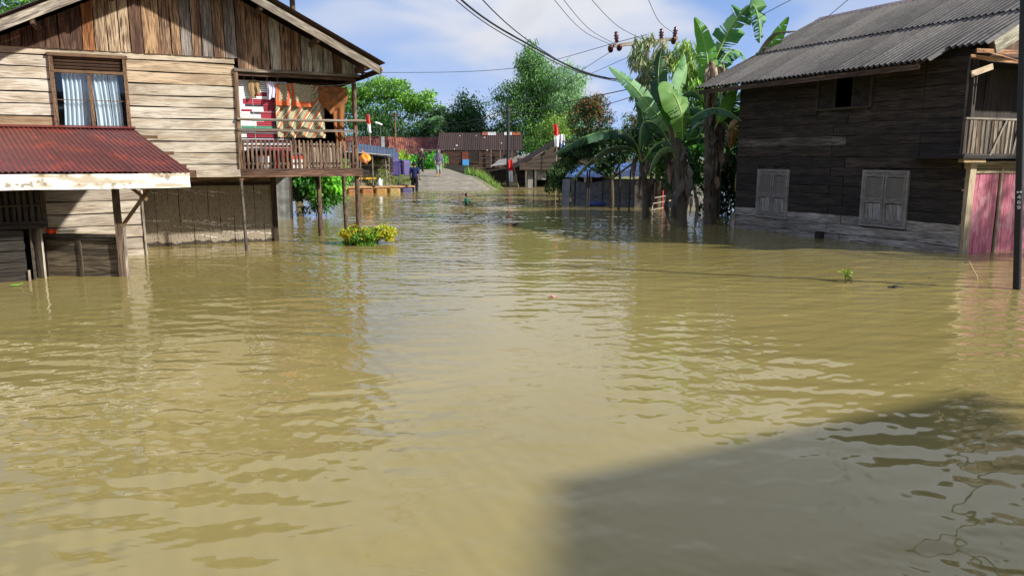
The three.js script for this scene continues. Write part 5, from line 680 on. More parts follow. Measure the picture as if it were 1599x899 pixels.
  mesh('back_wall', box(5.2, 1.7, 0.05, 0.6, 0.2, -1.8), wood('dark', '5c5248'), C); mesh('eave_beam', beam([-2.2, 0.85, 0.2], [2.2, 1.4, 0.25], 0.06, 0.1, 985), wood('dark', '6c6054'), C);
  const D = thing('dark_shed', 'black open sided shed with gable roof behind the flag pole', 'shed', [3.7, 0, -44.5], 0.12);
  for (const s of [-1, 1]) for (let k = 0; k < 4; k++) mesh('roof_sheet', onBasis(corrugated(0.95, 3.3, 0.1, 0.012, 1, 0, 0, 70 + k), s < 0 ? V(-0.6, 2.85, -0.1 - k * 0.9 + 0.95 - 0.95) : V(-0.6, 2.85, -0.1 - k * 0.9 - 0.9), V(0, 0, s < 0 ? -1 : 1), V(s * 0.86, -0.5, 0)), sheetMat(zincDark, 'b8aea6', 0.9), D);
  mesh('wall', [box(5.2, 2.6, 0.05, -0.4, 0.4, -3.4), box(0.05, 2.6, 3.2, 2.1, 0.4, -1.8)], wood('dark', 'a09080'), D); mesh('lintel', [box(5.6, 0.42, 0.06, -0.5, 1.25, 0.1)], wood('dark', 'a09080'), D);
  mesh('gable_board', cutTop(wide(5.2, 0.2, 0.04, -0.6, 1.55, 0.12), (q) => 2.8 - 0.575 * Math.abs(q + 0.6)), wood('dark', 'a09080'), D);
  for (const x of [-2.9, -2.35, -1.5, -0.6, 0.6]) mesh('post', box(0.11, 2.2, 0.11, x, 0.3, 0.02), wood('dark', x < -2 ? 'e0d8cc' : 'a09080'), D);
  mesh('pale_panel', [box(0.55, 0.6, 0.03, -1.95, 0.75, -0.3), box(0.3, 1.3, 0.03, -2.6, 0.4, -0.35)], gritty('b8b4ac', 0.8), D);
  const bm = thing('bamboo_pole', 'bare bamboo pole lying on the water by the road end', 'bamboo pole', [1.0, 0.01, -42.6], 0.08); mesh('cane', tube([[-3.2, 0.02, 0], [0, 0.03, 0], [2.2, 0.01, 0.1]], 0.03, 16, 6), plain('6e6048'), bm);
  const l2 = thing('bamboo_stake', 'leaning bamboo stake beside the hanging flag', 'stake', [0.35, 0, -46]); mesh('cane', bar([0.12, -0.3, 0], [-0.25, 1.2, 0], 0.025, 0.02), plain('b8a888'), l2);
}
{ // brown-roofed house
  const H = thing('brown_roofed_house', 'low brown board house with dark roof and blue notice on wall', 'house', [-3.3, 0.5, -66], 0.0), R = rng(66);
  const W2 = 3.55, y0 = 1.85, yr = 3.45, dz = 2.3;
  for (let k = 0; k < 10; k++) { const x = -W2 + k * 0.74; mesh('roof_sheet', onBasis(corrugated(0.78, 2.85, 0.19, 0.016, 2, 0, 0.02, 80 + k), V(x + 0.35, yr, -dz), V(1, 0, 0), V(0.09 * 0, -1.68, dz + 0.25)), sheetMat(zincDark, pick(R, ['b0a6a0', 'a0968e', '948a82', 'a89c94']), 0.85), H); mesh('roof_sheet', onBasis(corrugated(0.78, 2.85, 0.19, 0.016, 1, 0, 0, 90 + k), V(x + 1.13, yr, -dz), V(-1, 0, 0), V(0, -1.68, -dz - 0.25)), sheetMat(zincDark, 'c8bcb4', 0.85), H); }
  for (const [x, w, c] of [[0.9, 0.5, 'b86a48'], [1.5, 0.75, 'e8e4e0'], [2.95, 0.7, 'efe8e0'], [3.7, 0.7, 'b8683c']]) mesh('ridge_patch', box(w, 0.03, 0.5, x, yr - 0.1, -dz + 0.25, 0.62), gritty(c, 0.6), H);
  for (let k = 0; k < 8; k++) { const t = R(); mesh('lichen_patch', new THREE.IcosahedronGeometry(0.05 + 0.06 * R(), 1).scale(1, 0.15, 0.8).rotateX(0.62).translate( -2.6 + 5.8 * R(), yr - 1.62 * t + 0.02, -dz + (dz + 0.2) * t), plain('c8c4be', 0.9), H); }
  for (let k = 0; k < 9; k++) mesh('plank', hplank(6.9, 0.2, 0.03, 0.2, y0 - 0.12 - k * 0.205, 0, 1000 + k), wood('rot', pick(R, ['806458', '70584e', '7a5e54'])), H);
  mesh('door', [box(0.55, 1.2, 0.04, -0.75, 1.15, 0.04)], gritty('a05038', 0.8), H); mesh('notice', new RoundedBoxGeometry(0.55, 0.75, 0.05, 2, 0.01).translate(-0.72, 0.72, 0.12), plain('4a9ad8', 0.5), H);
  mesh('dark_window_board', box(0.75, 0.95, 0.05, 0.05, 1.35, 0.03), wood('dark', '6c6054'), H); mesh('window_frame', [box(0.06, 1.0, 0.06, -0.36, 1.35, 0.05), box(0.06, 1.0, 0.06, 0.46, 1.35, 0.05), box(0.9, 0.06, 0.07, 0.05, 0.85, 0.052)], wood('rot', '9a7868'), H);  // solid dark board; the shade of an open window is in its colour
  for (const x of [-3.2, 1.5, 2.3, 3.3]) mesh('post', box(0.07, 2, 0.07, x, 0.9, 0.25), wood('grey', 'b8b0a8'), H);
  mesh('end_wall', box(0.05, 2.4, 4.0, -W2 + 0.5, 1.1, -dz), wood('rot', '8c7064'), H);
  mesh('gable_board', (() => { const s = new THREE.Shape(); s.moveTo(-2.3, 0); s.lineTo(2.3, 0); s.lineTo(0, 1.55); s.closePath(); return new THREE.ExtrudeGeometry(s, { depth: 0.04, bevelEnabled: false }).rotateY(Math.PI / 2).translate(-W2 + 0.5, 1.88, -dz); })(), wood('rot', '8c7064'), H);
  mesh('porch_roof', box(2.2, 0.04, 1.6, -3.6, 1.9, 0.2, 0.08), sheetMat(zincDark, 'b0a49c', 0.8), H); mesh('porch_wall', box(3.0, 1.9, 0.04, -3.2, 0.75, -0.3), wood('dark', 'a08c80'), H);
  mesh('low_wall', box(4.2, 0.75, 0.12, -2.2, 0.25, 2.6), gritty('4a4844', 0.9), H);
  const F = thing('rusted_roof_house', 'long house with rusted red sheet roof left of the brown one', 'house', [-11.2, 0.4, -74]);
  for (let k = 0; k < 9; k++) mesh('roof_sheet', onBasis(corrugated(0.86, 2.6, 0.2, 0.018, 1, 0.12, 0, 100 + k), V(-1.0 + k * 0.72, 3.35, -1.2), V(1, 0, 0), V(0.2, -1.72, 2.1)), sheetMat(zincRust, pick(R, ['ffffff', 'd8b8b0', 'ffd8c0', 'e0a898']), 0.7), F);
  mesh('wall', [box(6.6, 1.8, 0.08, 2.0, 0.75, 0.4), box(0.08, 2.2, 3, -1.1, 1, -1)], wood('dark', '5c4c44'), F); mesh('white_gable_edge', box(0.3, 1.5, 0.05, -1.25, 2.6, 0.5), gritty('e8e4e0'), F);
  const F2 = thing('maroon_roof_house', 'house with dull maroon roof partly behind the balcony post', 'house', [-15.2, 0.4, -77]);
  for (let k = 0; k < 7; k++) mesh('roof_sheet', onBasis(corrugated(0.8, 2.5, 0.2, 0.018, 1, 0, 0, 110 + k), V(-2 + k * 0.74, 3.5, -1.2), V(1, 0, 0), V(0, -1.65, 2.0)), sheetMat(zincRust, pick(R, ['c89890', 'b08078', 'd8a8a0']), 0.7), F2); mesh('wall', box(5, 1.9, 0.08, 0.5, 0.8, 0.3), wood('dark', '5c4c44'), F2);
}
{ // left bank: stall, sacks, raft, flags, lamp
  const S = thing('roadside_stall', 'roadside stall with dark blue sheet roof beyond the balcony', 'stall', [-7.3, 0.5, -38.2], 0.1);
  mesh('roof_sheet', onBasis(corrugated(2.4, 2.3, 0.16, 0.012, 1, 0, 0, 5), V(-1.0, 2.0, -1.8), V(1, -0.12, 0), V(0.1, -0.42, 1.9)), gritty('3c5878', 0.5, 0.004, { side: THREE.DoubleSide }), S);
  mesh('eave_pole', bar([-1.0, 1.52, 0.4], [1.2, 1.34, 0.35], 0.03), wood('pale', 'd8cfc0'), S); for (const [x, z, h] of [[-0.3, 0.3, 1.5], [0.95, 0.3, 1.4], [0.3, 0.35, 1.42], [1.0, -1.5, 1.8], [-0.9, -1.6, 2.0]]) mesh('post', bar([x, -0.6, z], [x, h, z], 0.035), wood('grey', 'b8ac9c'), S);
  mesh('counter', box(1.7, 0.06, 0.5, 0.2, 0.85, -0.3), wood('grey', 'c8c0b4'), S); mesh('counter_front', box(1.5, 0.75, 0.04, -0.2, 0.4, -0.1), wood('dark', '9c9084'), S); mesh('yellow_bar', box(1.0, 0.09, 0.05, -0.05, 0.2, 0.1), plain('d8a82c', 0.6), S); mesh('back_board', box(2.2, 1.3, 0.04, 0.1, 1.1, -1.6), wood('dark', '9c9084'), S);
  const og = thing('orange_bundle', 'orange plastic bundle hanging under the blue stall roof', 'bundle', [-7.22, 1.7, -37.3]); { const g = new THREE.IcosahedronGeometry(0.26, 4), p = g.attributes.position; for (let i = 0; i < p.count; i++) { const v = V(p.getX(i), p.getY(i), p.getZ(i)), k = 1 + 0.18 * Math.sin(v.x * 19 + v.y * 11) * Math.sin(v.z * 16 + v.y * 7); p.setXYZ(i, v.x * k * 1.0, v.y * k * 0.95, v.z * k * 0.7); } g.computeVertexNormals(); mesh('bag', g, plain('e88a1c', 0.35), og); mesh('knot', bar([-0.05, 0.2, 0], [-0.12, 0.38, 0], 0.05, 0.02), plain('e8781c', 0.4), og); mesh('pink_patch', new THREE.SphereGeometry(0.09, 16, 10).scale(1, 1.2, 0.6).translate(0.03, -0.12, 0.17), plain('d88878', 0.5), og); }
  const sack = (name, label, p, w, h, d, seed, hex) => { const o = thing(name, label, 'sack', p, seed * 0.3), g = mergeVertices(new RoundedBoxGeometry(w, h, d, 14, Math.min(w, d) * 0.25).deleteAttribute('normal').deleteAttribute('uv')), q = g.attributes.position; for (let i = 0; i < q.count; i++) { const x = q.getX(i), y = q.getY(i), z = q.getZ(i), k = 1 + 0.75 * (fbm(x * 12 + 40 + seed * 3, y * 14 + 40 + z * 11, 4096, 4096, 70 + seed, 4) - 0.5) - 0.1 * Math.exp(-Math.pow((y - h * 0.06) / 0.05, 2)); q.setXYZ(i, x * k, y * (0.94 + 0.06 * k) + h / 2, z * k); } g.computeVertexNormals(); g.setAttribute('uv', new THREE.BufferAttribute(new Float32Array(q.count * 2), 2)); mesh('bag', g, gritty(hex, 0.55, 0.02), o); for (const s of [-1, 1]) mesh('tied_corner', new THREE.ConeGeometry(0.05, 0.14, 7).rotateZ(-s * 0.7).translate(s * w * 0.36, h * 0.98, 0), gritty(hex, 0.6, 0.02), o); };
  sack('purple_sack', 'purple sack at the bottom of the stack by the road', [-6.56, 0.72, -42.0], 0.68, 0.75, 0.5, 1, '6a58b0'); sack('purple_sack', 'purple sack on top of another beside the road', [-6.6, 1.42, -42.0], 0.62, 0.62, 0.48, 2, '6452b0'); sack('purple_sack', 'pale purple sack slumped right of the sack stack', [-6.0, 0.75, -42.4], 0.55, 0.85, 0.45, 3, '8474c0');
  const T = thing('floating_raft', 'raft of bamboo poles lying on coloured plastic drums', 'raft', [-6.95, 0.0, -38.1], -1.16 + Math.PI / 2 + 0.05);
  for (const [x, c] of [[-1.9, 'c8a868'], [-1.25, 'b87838'], [-0.55, 'b8742c'], [0.15, 'c89038'], [0.85, 'ccaa5c'], [1.5, '5a4e84']]) { mesh('drum', new RoundedBoxGeometry(0.6, 0.36, 0.4, 4, 0.1).translate(x, 0.05, 0.55), gritty(c, 0.5), T); }
  for (let k = 0; k < 7; k++) mesh('bamboo', bar([-2.3, 0.27 + 0.02 * (k % 2), 0.75 - k * 0.16], [1.9, 0.28 + 0.02 * (k % 2), 0.72 - k * 0.15], 0.04, 0.035), wood('pale', pick(rng(k), ['c8a070', 'b88c60', 'd8b88c'])), T); for (const x of [-1.8, -0.2, 1.5]) mesh('crosspiece', bar([x, 0.34, -0.4], [x, 0.34, 0.85], 0.04), wood('rot', 'b89878'), T);
  const J = thing('white_jug', 'pale plastic jug standing on the raft edge', 'jug', [-6.65, 0.32, -38.0]); mesh('body', new THREE.LatheGeometry([[0, 0], [0.1, 0], [0.12, 0.04], [0.12, 0.24], [0.05, 0.34], [0.045, 0.4], [0, 0.4]].map(([x, y]) => new THREE.Vector2(x, y)), 18), plain('dfe6e8', 0.4), J); mesh('handle', new THREE.TorusGeometry(0.06, 0.014, 6, 14, Math.PI).rotateZ(-Math.PI / 2).translate(0.09, 0.28, 0), plain('dfe6e8', 0.4), J);
  const flag = (label, p, h, w, hh, seed, lean, staff = 0.02) => { const o = thing('flag_pole', label, 'flag', p); mesh('pole', bar([0, -1.0, 0], [lean, h, 0], staff, staff * 0.7), wood('pale', 'e0d4c0'), o); const cx = lean + w * 0.45; mesh('red_half', drape(w, hh * 0.5, 1.1, 0.04, seed, { swing: 0.05, taper: -0.15 }).translate(cx, h - 0.02, 0), plain('c81c1c', 0.8, { side: THREE.DoubleSide }), o); mesh('white_half', drape(w, hh * 0.5, 1.1, 0.04, seed, { swing: 0.04, taper: 0.1 }).translate(cx + 0.04, h - 0.02 - hh * 0.48, 0), plain('ecebea', 0.8, { side: THREE.DoubleSide }), o); };
  flag('red and white flag on a pole behind the blue stall roof', [-8.15, 0.9, -44], 3.3, -0.2, 1.05, 3, -0.05); flag('red and white flag flying over the dark shed roof', [2.52, 1.2, -43.8], 2.45, -0.26, 1.3, 5, 0.1); flag('red and white flag hanging low on the tall black pole', [-0.12, 0.2, -46.7], 1.45, 0.26, 1.4, 7, -0.12);
  const wb = thing('white_bundle', 'white and blue cloth bundle beside the flag on the shed', 'bundle', [2.86, 2.75, -44.2]); mesh('cloth', drape(0.4, 0.6, 2, 0.1, 9).translate(0, 0.3, 0), plain('e4e6ea', 0.8, { side: THREE.DoubleSide }), wb); mesh('blue_cloth', drape(0.34, 0.3, 2, 0.08, 11).translate(0.03, -0.15, 0.05), plain('6a86b8', 0.8, { side: THREE.DoubleSide }), wb);
  const L = thing('street_lamp', 'thin street lamp with white head above the red roofs', 'street lamp', [-8.95, 0.6, -52]); mesh('post', bar([0, 0, 0], [0, 3.2, 0], 0.05, 0.04), plain('3c3c3e', 0.6), L); mesh('arm', tube([[0, 3.2, 0], [0, 3.35, 0.02], [-0.2, 3.42, 0.05]], 0.02, 10, 6), plain('5c5c5e'), L); mesh('head', new RoundedBoxGeometry(0.5, 0.12, 0.2, 3, 0.05).rotateZ(-0.35).translate(-0.1, 3.42, 0.05), plain('e8eaec', 0.4), L);
  const Z = thing('thin_pole', 'thin brown pole with a crossbar right of the street lamp', 'pole', [-9.2, 0.5, -60]); mesh('shaft', bar([0, -0.2, 0], [0.05, 4.75, 0], 0.06, 0.05), wood('rot', 'c8a08c'), Z); mesh('crossbar', box(0.9, 0.07, 0.07, 0.0, 4.55, 0), wood('rot', '8c7464'), Z);
}
// ---------------------------------------------------------------- poles and overhead wires
{
  const A = thing('black_pole', 'tall thin black pole standing in the flood beyond the child', 'pole', [-0.26, 0, -47.5]); mesh('shaft', bar([0, -1, 0], [0.03, 4.95, 0], 0.11, 0.085, 12), plain('1c1d20', 0.6), A); mesh('clamp', [box(0.3, 0.06, 0.06, 0, 4.7, 0), bar([0, 4.6, 0], [0, 4.75, 0], 0.12)], plain('4a4a4c', 0.6), A);
  const P = thing('numbered_pole', 'black steel pole with white painted 469 at the right edge', 'utility pole', [6.655, 0, -9.72]); mesh('shaft', bar([0.09, -1, 0], [-0.77, 8.6, 0], 0.047, 0.045, 20), gritty('1e1f22', 0.5, 0.002), P);
  const num = canvasTex(64, 256, (c) => { c.fillStyle = '#141518'; c.fillRect(0, 0, 64, 256); c.fillStyle = '#cfd0d2'; c.fillRect(10, 4, 20, 22); c.fillRect(36, 4, 18, 20); c.font = 'bold 62px sans-serif'; c.textAlign = 'center'; ['4', '6', '9'].forEach((t, i) => c.fillText(t, 32, 98 + i * 66)); });
  { const g = new THREE.CylinderGeometry(0.0485, 0.0485, 0.26, 16, 1, true, -0.85, 1.7).rotateY(Math.atan2(-6.72, 9.72)).rotateZ(0.09).translate(-0.104, 1.16, 0); mesh('painted_number', g, new THREE.MeshStandardMaterial({ map: num, roughness: 0.6, side: THREE.DoubleSide }), P); }
  mesh('band', bar([-0.5, 5.6, 0], [-0.505, 5.66, 0], 0.06, 0.06, 16), plain('6c6c6e', 0.5, { metalness: 0.6 }), P);
  const C = thing('power_pole', 'power pole with wooden crossarm and brown insulators above the mango tree', 'power pole', [4.95, 0, -28.5]); mesh('shaft', bar([0, -1, -0.1], [0, 6.0, -0.1], 0.14, 0.1, 14), gritty('8c8478', 0.9), C);
  mesh('crossarm', beam([-1.3, 5.68, 0.5], [1.2, 6.08, -0.5], 0.11, 0.12, 1100), wood('grey', 'dcd6c8'), C); mesh('strut', [beam([-0.6, 5.72, 0.2], [0, 5.1, -0.08], 0.03, 0.04, 1101), beam([0.6, 5.92, -0.25], [0, 5.1, -0.08], 0.03, 0.04, 1102)], plain('6c6860', 0.6), C);
  const ins = new THREE.LatheGeometry([[0, -0.2], [0.03, -0.2], [0.085, -0.14], [0.05, -0.1], [0.1, -0.04], [0.055, 0.0], [0.1, 0.06], [0.05, 0.1], [0.075, 0.16], [0.02, 0.2], [0, 0.2]].map(([x, y]) => new THREE.Vector2(x, y)), 16), im = plain('4a1e1a', 0.25);
  for (const [x, y, z, rx, rz] of [[-1.2, 5.98, 0.48, 0, 0.1], [-1.42, 5.56, 0.62, 1.2, 0.5], [-1.1, 5.6, 0.6, 1.4, 0.3], [-0.02, 5.72, 0.2, 1.3, 0.4], [0.05, 5.86, 0.1, 0.9, 0.3], [1.1, 6.3, -0.46, 0, -0.1], [1.02, 5.98, -0.3, 1.2, 0.4], [0.55, 6.2, -0.25, 0, 0]]) mesh('insulator', ins.clone().rotateX(rx).rotateZ(rz).translate(x, y, z), im, C);
  const wm = plain('1f2226', 0.6);
  const wire = (name, label, pts, r) => { const p = pts.map((q) => V(...q)); if (p.length === 2) { const mid = p[0].clone().lerp(p[1], 0.5); mid.y -= p[0].distanceTo(p[1]) * 0.012; p.splice(1, 0, mid); } solo(name, new THREE.TubeGeometry(new THREE.CatmullRomCurve3(p), 40, r, 5), wm, label, 'power line'); };
  wire('cable_bundle', 'thick twisted cable slanting from the top centre to the bananas', [[-3.6, 7.7, -15], [-1.28, 5.66, -20], [0.77, 4.94, -23.5], [2.3, 4.6, -26], [3.36, 4.45, -27], [4.9, 4.5, -28.4]], 0.028);
  wire('cable_bundle', 'second cable just above the thick twisted one', [[-3.0, 7.9, -15], [-0.78, 5.7, -20], [1.2, 4.9, -24.5], [2.6, 4.55, -26.6], [4.9, 4.42, -28.4]], 0.016);
  wire('cable', 'third cable running closely under the thick twisted one', [[-3.7, 7.55, -15], [-1.33, 5.58, -20], [0.73, 4.86, -23.5], [2.4, 4.5, -26], [4.9, 4.3, -28.4]], 0.014);
  wire('wire', 'thin wire from the sky to the left end of the crossarm', [[0.55, 6.0, -19], [2.3, 5.7, -25], [3.65, 5.68, -28]], 0.009);
  wire('wire', 'thin wire just right of the one to the left insulators', [[0.75, 6.05, -19], [2.5, 5.75, -25], [3.75, 5.72, -28]], 0.009);
  wire('wire', 'thin wire from the sky to the middle of the crossarm', [[1.72, 5.98, -20], [3.4, 5.85, -25], [4.95, 5.85, -28.3]], 0.009);
  wire('wire', 'thin wire from the sky to the right end of the crossarm', [[3.55, 6.05, -21], [4.7, 6.0, -25], [6.0, 6.25, -28.9]], 0.009);
  wire('wire', 'thin wire leaving the crossarm for the far black pole, upper one', [[3.6, 5.5, -27.9], [1.9, 5.0, -37], [-0.2, 4.8, -47.5]], 0.01);
  wire('wire', 'thin wire leaving the crossarm middle for the far black pole', [[4.9, 5.62, -28.3], [2.3, 5.05, -37], [-0.2, 4.75, -47.5]], 0.01);
  wire('wire', 'thin wire crossing the sky left of the crossarm, almost level', [[-22, 6.5, -40], [-6.59, 6.06, -40], [-0.48, 6.22, -40], [5.1, 6.3, -29.5]], 0.013);
  wire('cable', 'dark cable from behind the banana leaves to the far black pole', [[5.0, 4.35, -28.4], [3.0, 4.2, -33], [1.2, 4.25, -40], [-0.2, 4.7, -47.4]], 0.02);
  wire('cable', 'lower dark cable behind the coppery tree', [[5.0, 4.1, -28.4], [3.2, 3.75, -33], [1.4, 3.95, -40], [-0.2, 4.55, -47.4]], 0.014);
  wire('wire', 'wire sagging in front of the far trees to the thin brown pole', [[-0.26, 4.7, -47.5], [-3.5, 4.1, -52], [-9.2, 4.9, -60]], 0.016);
  wire('wire', 'second wire sagging in front of the far trees', [[-0.26, 4.45, -47.5], [-3.8, 3.75, -52], [-9.2, 4.6, -60]], 0.012);
  wire('wire', 'wire over the banana leaves at the top right', [[8.6, 6.1, -6], [6.62, 5.38, -17.5], [5.1, 4.75, -28.4]], 0.008);
  wire('wire', 'wire running down to the ridge of the grey roof', [[6.16, 5.65, -9.75], [8.3, 5.36, -20.6]], 0.009);
}
// ---------------------------------------------------------------- small things on the water
{
  const lf = thing('floating_leaf', 'bright green leaf floating by the porch', 'leaf', [-6.71, 0.02, -9.95], 0.4); mesh('blade', new THREE.SphereGeometry(0.06, 14, 6).scale(1, 0.12, 0.45), plain('6cb428', 0.5), lf); mesh('stalk', bar([0.05, 0, 0], [0.1, 0.02, 0.01], 0.005), plain('7ac820', 0.5), lf);
  shrub('water_weed', 'small green weed poking out of open water on the right', [4.67, 0, -10.32], [B(0, 0.1, 0, 0.05, 0.08, 70, 0.07, ['9ab83c', '86a834', 'b0c850'], { clumps: 10, droop: -0.2, long: 4 })], 1200, 4, 'weed');
  const db = thing('dark_debris', 'dark lump of debris floating right of the green weed', 'debris', [5.1, 0.0, -9.85], 0.2); { const g = new THREE.IcosahedronGeometry(0.07, 3), p = g.attributes.position; for (let i = 0; i < p.count; i++) { const x = p.getX(i), y = p.getY(i), z = p.getZ(i), k = 1 + 0.25 * Math.sin(x * 50 + z * 30); p.setXYZ(i, x * k * 1.1, y * 0.45 * k, z * k * 0.6); } g.computeVertexNormals(); mesh('clod', g, plain('231c16', 0.9), db); mesh('twig', bar([0.05, 0.02, 0], [0.16, 0.0, 0.02], 0.006), plain('3a2c20'), db); }
  const sk = thing('bent_twig', 'thin bent twig standing in the water before the pink doors', 'twig', [6.55, 0, -10.5]); mesh('stem', tube([[0.03, -0.3, 0.1], [0.03, 0.03, 0.05], [-0.02, 0.16, 0], [-0.07, 0.26, -0.02]], 0.008, 14, 6), plain('b8a868'), sk); mesh('tip', bar([-0.13, 0.24, 0], [-0.04, 0.29, -0.02], 0.012, 0.006), plain('4a3c2c'), sk);
  const pk = thing('pink_scrap', 'tiny pink scrap floating in the middle of the street', 'litter', [0.5, 0.012, -9.19], 0.3); mesh('scrap', drape(0.1, 0.05, 1, 0.012, 4).rotateX(-1.5), plain('d88a78', 0.7, { side: THREE.DoubleSide }), pk);
  const d2 = thing('floating_stick', 'short dark stick floating beyond the middle of the street', 'stick', [0.11, 0.0, -19.2], 0.1); mesh('stick', bar([-0.1, 0.01, 0], [0.06, 0.05, 0], 0.03, 0.02), plain('2a221a'), d2);
}
// ---------------------------------------------------------------- people
function sdfGeo(fn, c, half, res) {
  const mc = new MarchingCubes(res, plain('ffffff'), false, false, 120000); mc.isolation = 0; const hs = res / 2; let i = 0;
  for (let z = 0; z < res; z++) for (let y = 0; y < res; y++) for (let x = 0; x < res; x++) mc.field[i++] = -fn(c[0] + (x - hs) / hs * half, c[1] + (y - hs) / hs * half, c[2] + (z - hs) / hs * half);
  mc.update(); const n = mc.count, p = new Float32Array(n * 3); for (let k = 0; k < n; k++) for (let a = 0; a < 3; a++) p[3 * k + a] = c[a] + mc.positionArray[3 * k + a] * half;
  let g = new THREE.BufferGeometry(); g.setAttribute('position', new THREE.BufferAttribute(p, 3)); g = mergeVertices(g, 1e-5); g.computeVertexNormals();
  const N = g.attributes.normal, P = g.attributes.position; let out = 0; for (let k = 0; k < P.count; k += 7) { const e = 0.01; out += Math.sign(fn(P.getX(k) + N.getX(k) * e, P.getY(k) + N.getY(k) * e, P.getZ(k) + N.getZ(k) * e) - fn(P.getX(k), P.getY(k), P.getZ(k))); }
  if (out < 0) { const ix = g.index.array; for (let k = 0; k < ix.length; k += 3) { const t = ix[k]; ix[k] = ix[k + 1]; ix[k + 1] = t; } g.computeVertexNormals(); }
  return g;
}
const cap = (x, y, z, a, b, ra, rb) => { const bx = b[0] - a[0], by = b[1] - a[1], bz = b[2] - a[2], px = x - a[0], py = y - a[1], pz = z - a[2], t = clamp((px * bx + py * by + pz * bz) / (bx * bx + by * by + bz * bz + 1e-9)); return Math.hypot(px - bx * t, py - by * t, pz - bz * t) - lerp(ra, rb, t); };
const smin = (a, b, k) => { const h = Math.max(k - Math.abs(a - b), 0) / k; return Math.min(a, b) - h * h * k * 0.25; };
const fold = (list, k, x, y, z) => { let d = 1e9; for (const [a, b, ra, rb] of list) d = smin(d, cap(x, y, z, a, b, ra, rb), k); return d; };
function handGeo(wrist, elbow, side) {               // palm, four unequal bent fingers and a thumb from the side of the palm
  const d = V(...wrist).sub(V(...elbow)).normalize(), f = V(0, 0, 1), s = d.clone().cross(f).normalize(), u = s.clone().cross(d).normalize(), at = (l, w, h) => V(...wrist).addScaledVector(d, l).addScaledVector(s, w).addScaledVector(u, h).toArray();
  const L = []; const bones = [[at(0, 0, 0), at(0.05, 0, 0), 0.024, 0.03], [at(0.04, -0.02, 0), at(0.085, -0.026, 0.002), 0.014, 0.013], [at(0.04, 0.02, 0), at(0.085, 0.026, 0.002), 0.014, 0.013]];
  [[-0.03, 0.032], [-0.01, 0.04], [0.01, 0.037], [0.03, 0.028]].forEach(([w, l]) => bones.push([at(0.088, w, 0.002), at(0.088 + l, w * 1.12, 0.008), 0.0095, 0.0085], [at(0.088 + l, w * 1.12, 0.008), at(0.088 + l * 1.7, w * 1.12, 0.03), 0.0085, 0.007]));
  bones.push([at(0.03, side * 0.03, 0.004), at(0.065, side * 0.058, 0.02), 0.012, 0.01], [at(0.065, side * 0.058, 0.02), at(0.095, side * 0.058, 0.032), 0.01, 0.008]);
  const c = at(0.07, 0, 0.01); return sdfGeo((x, y, z) => fold(bones, 0.008, x, y, z), c, 0.13, 44);
}
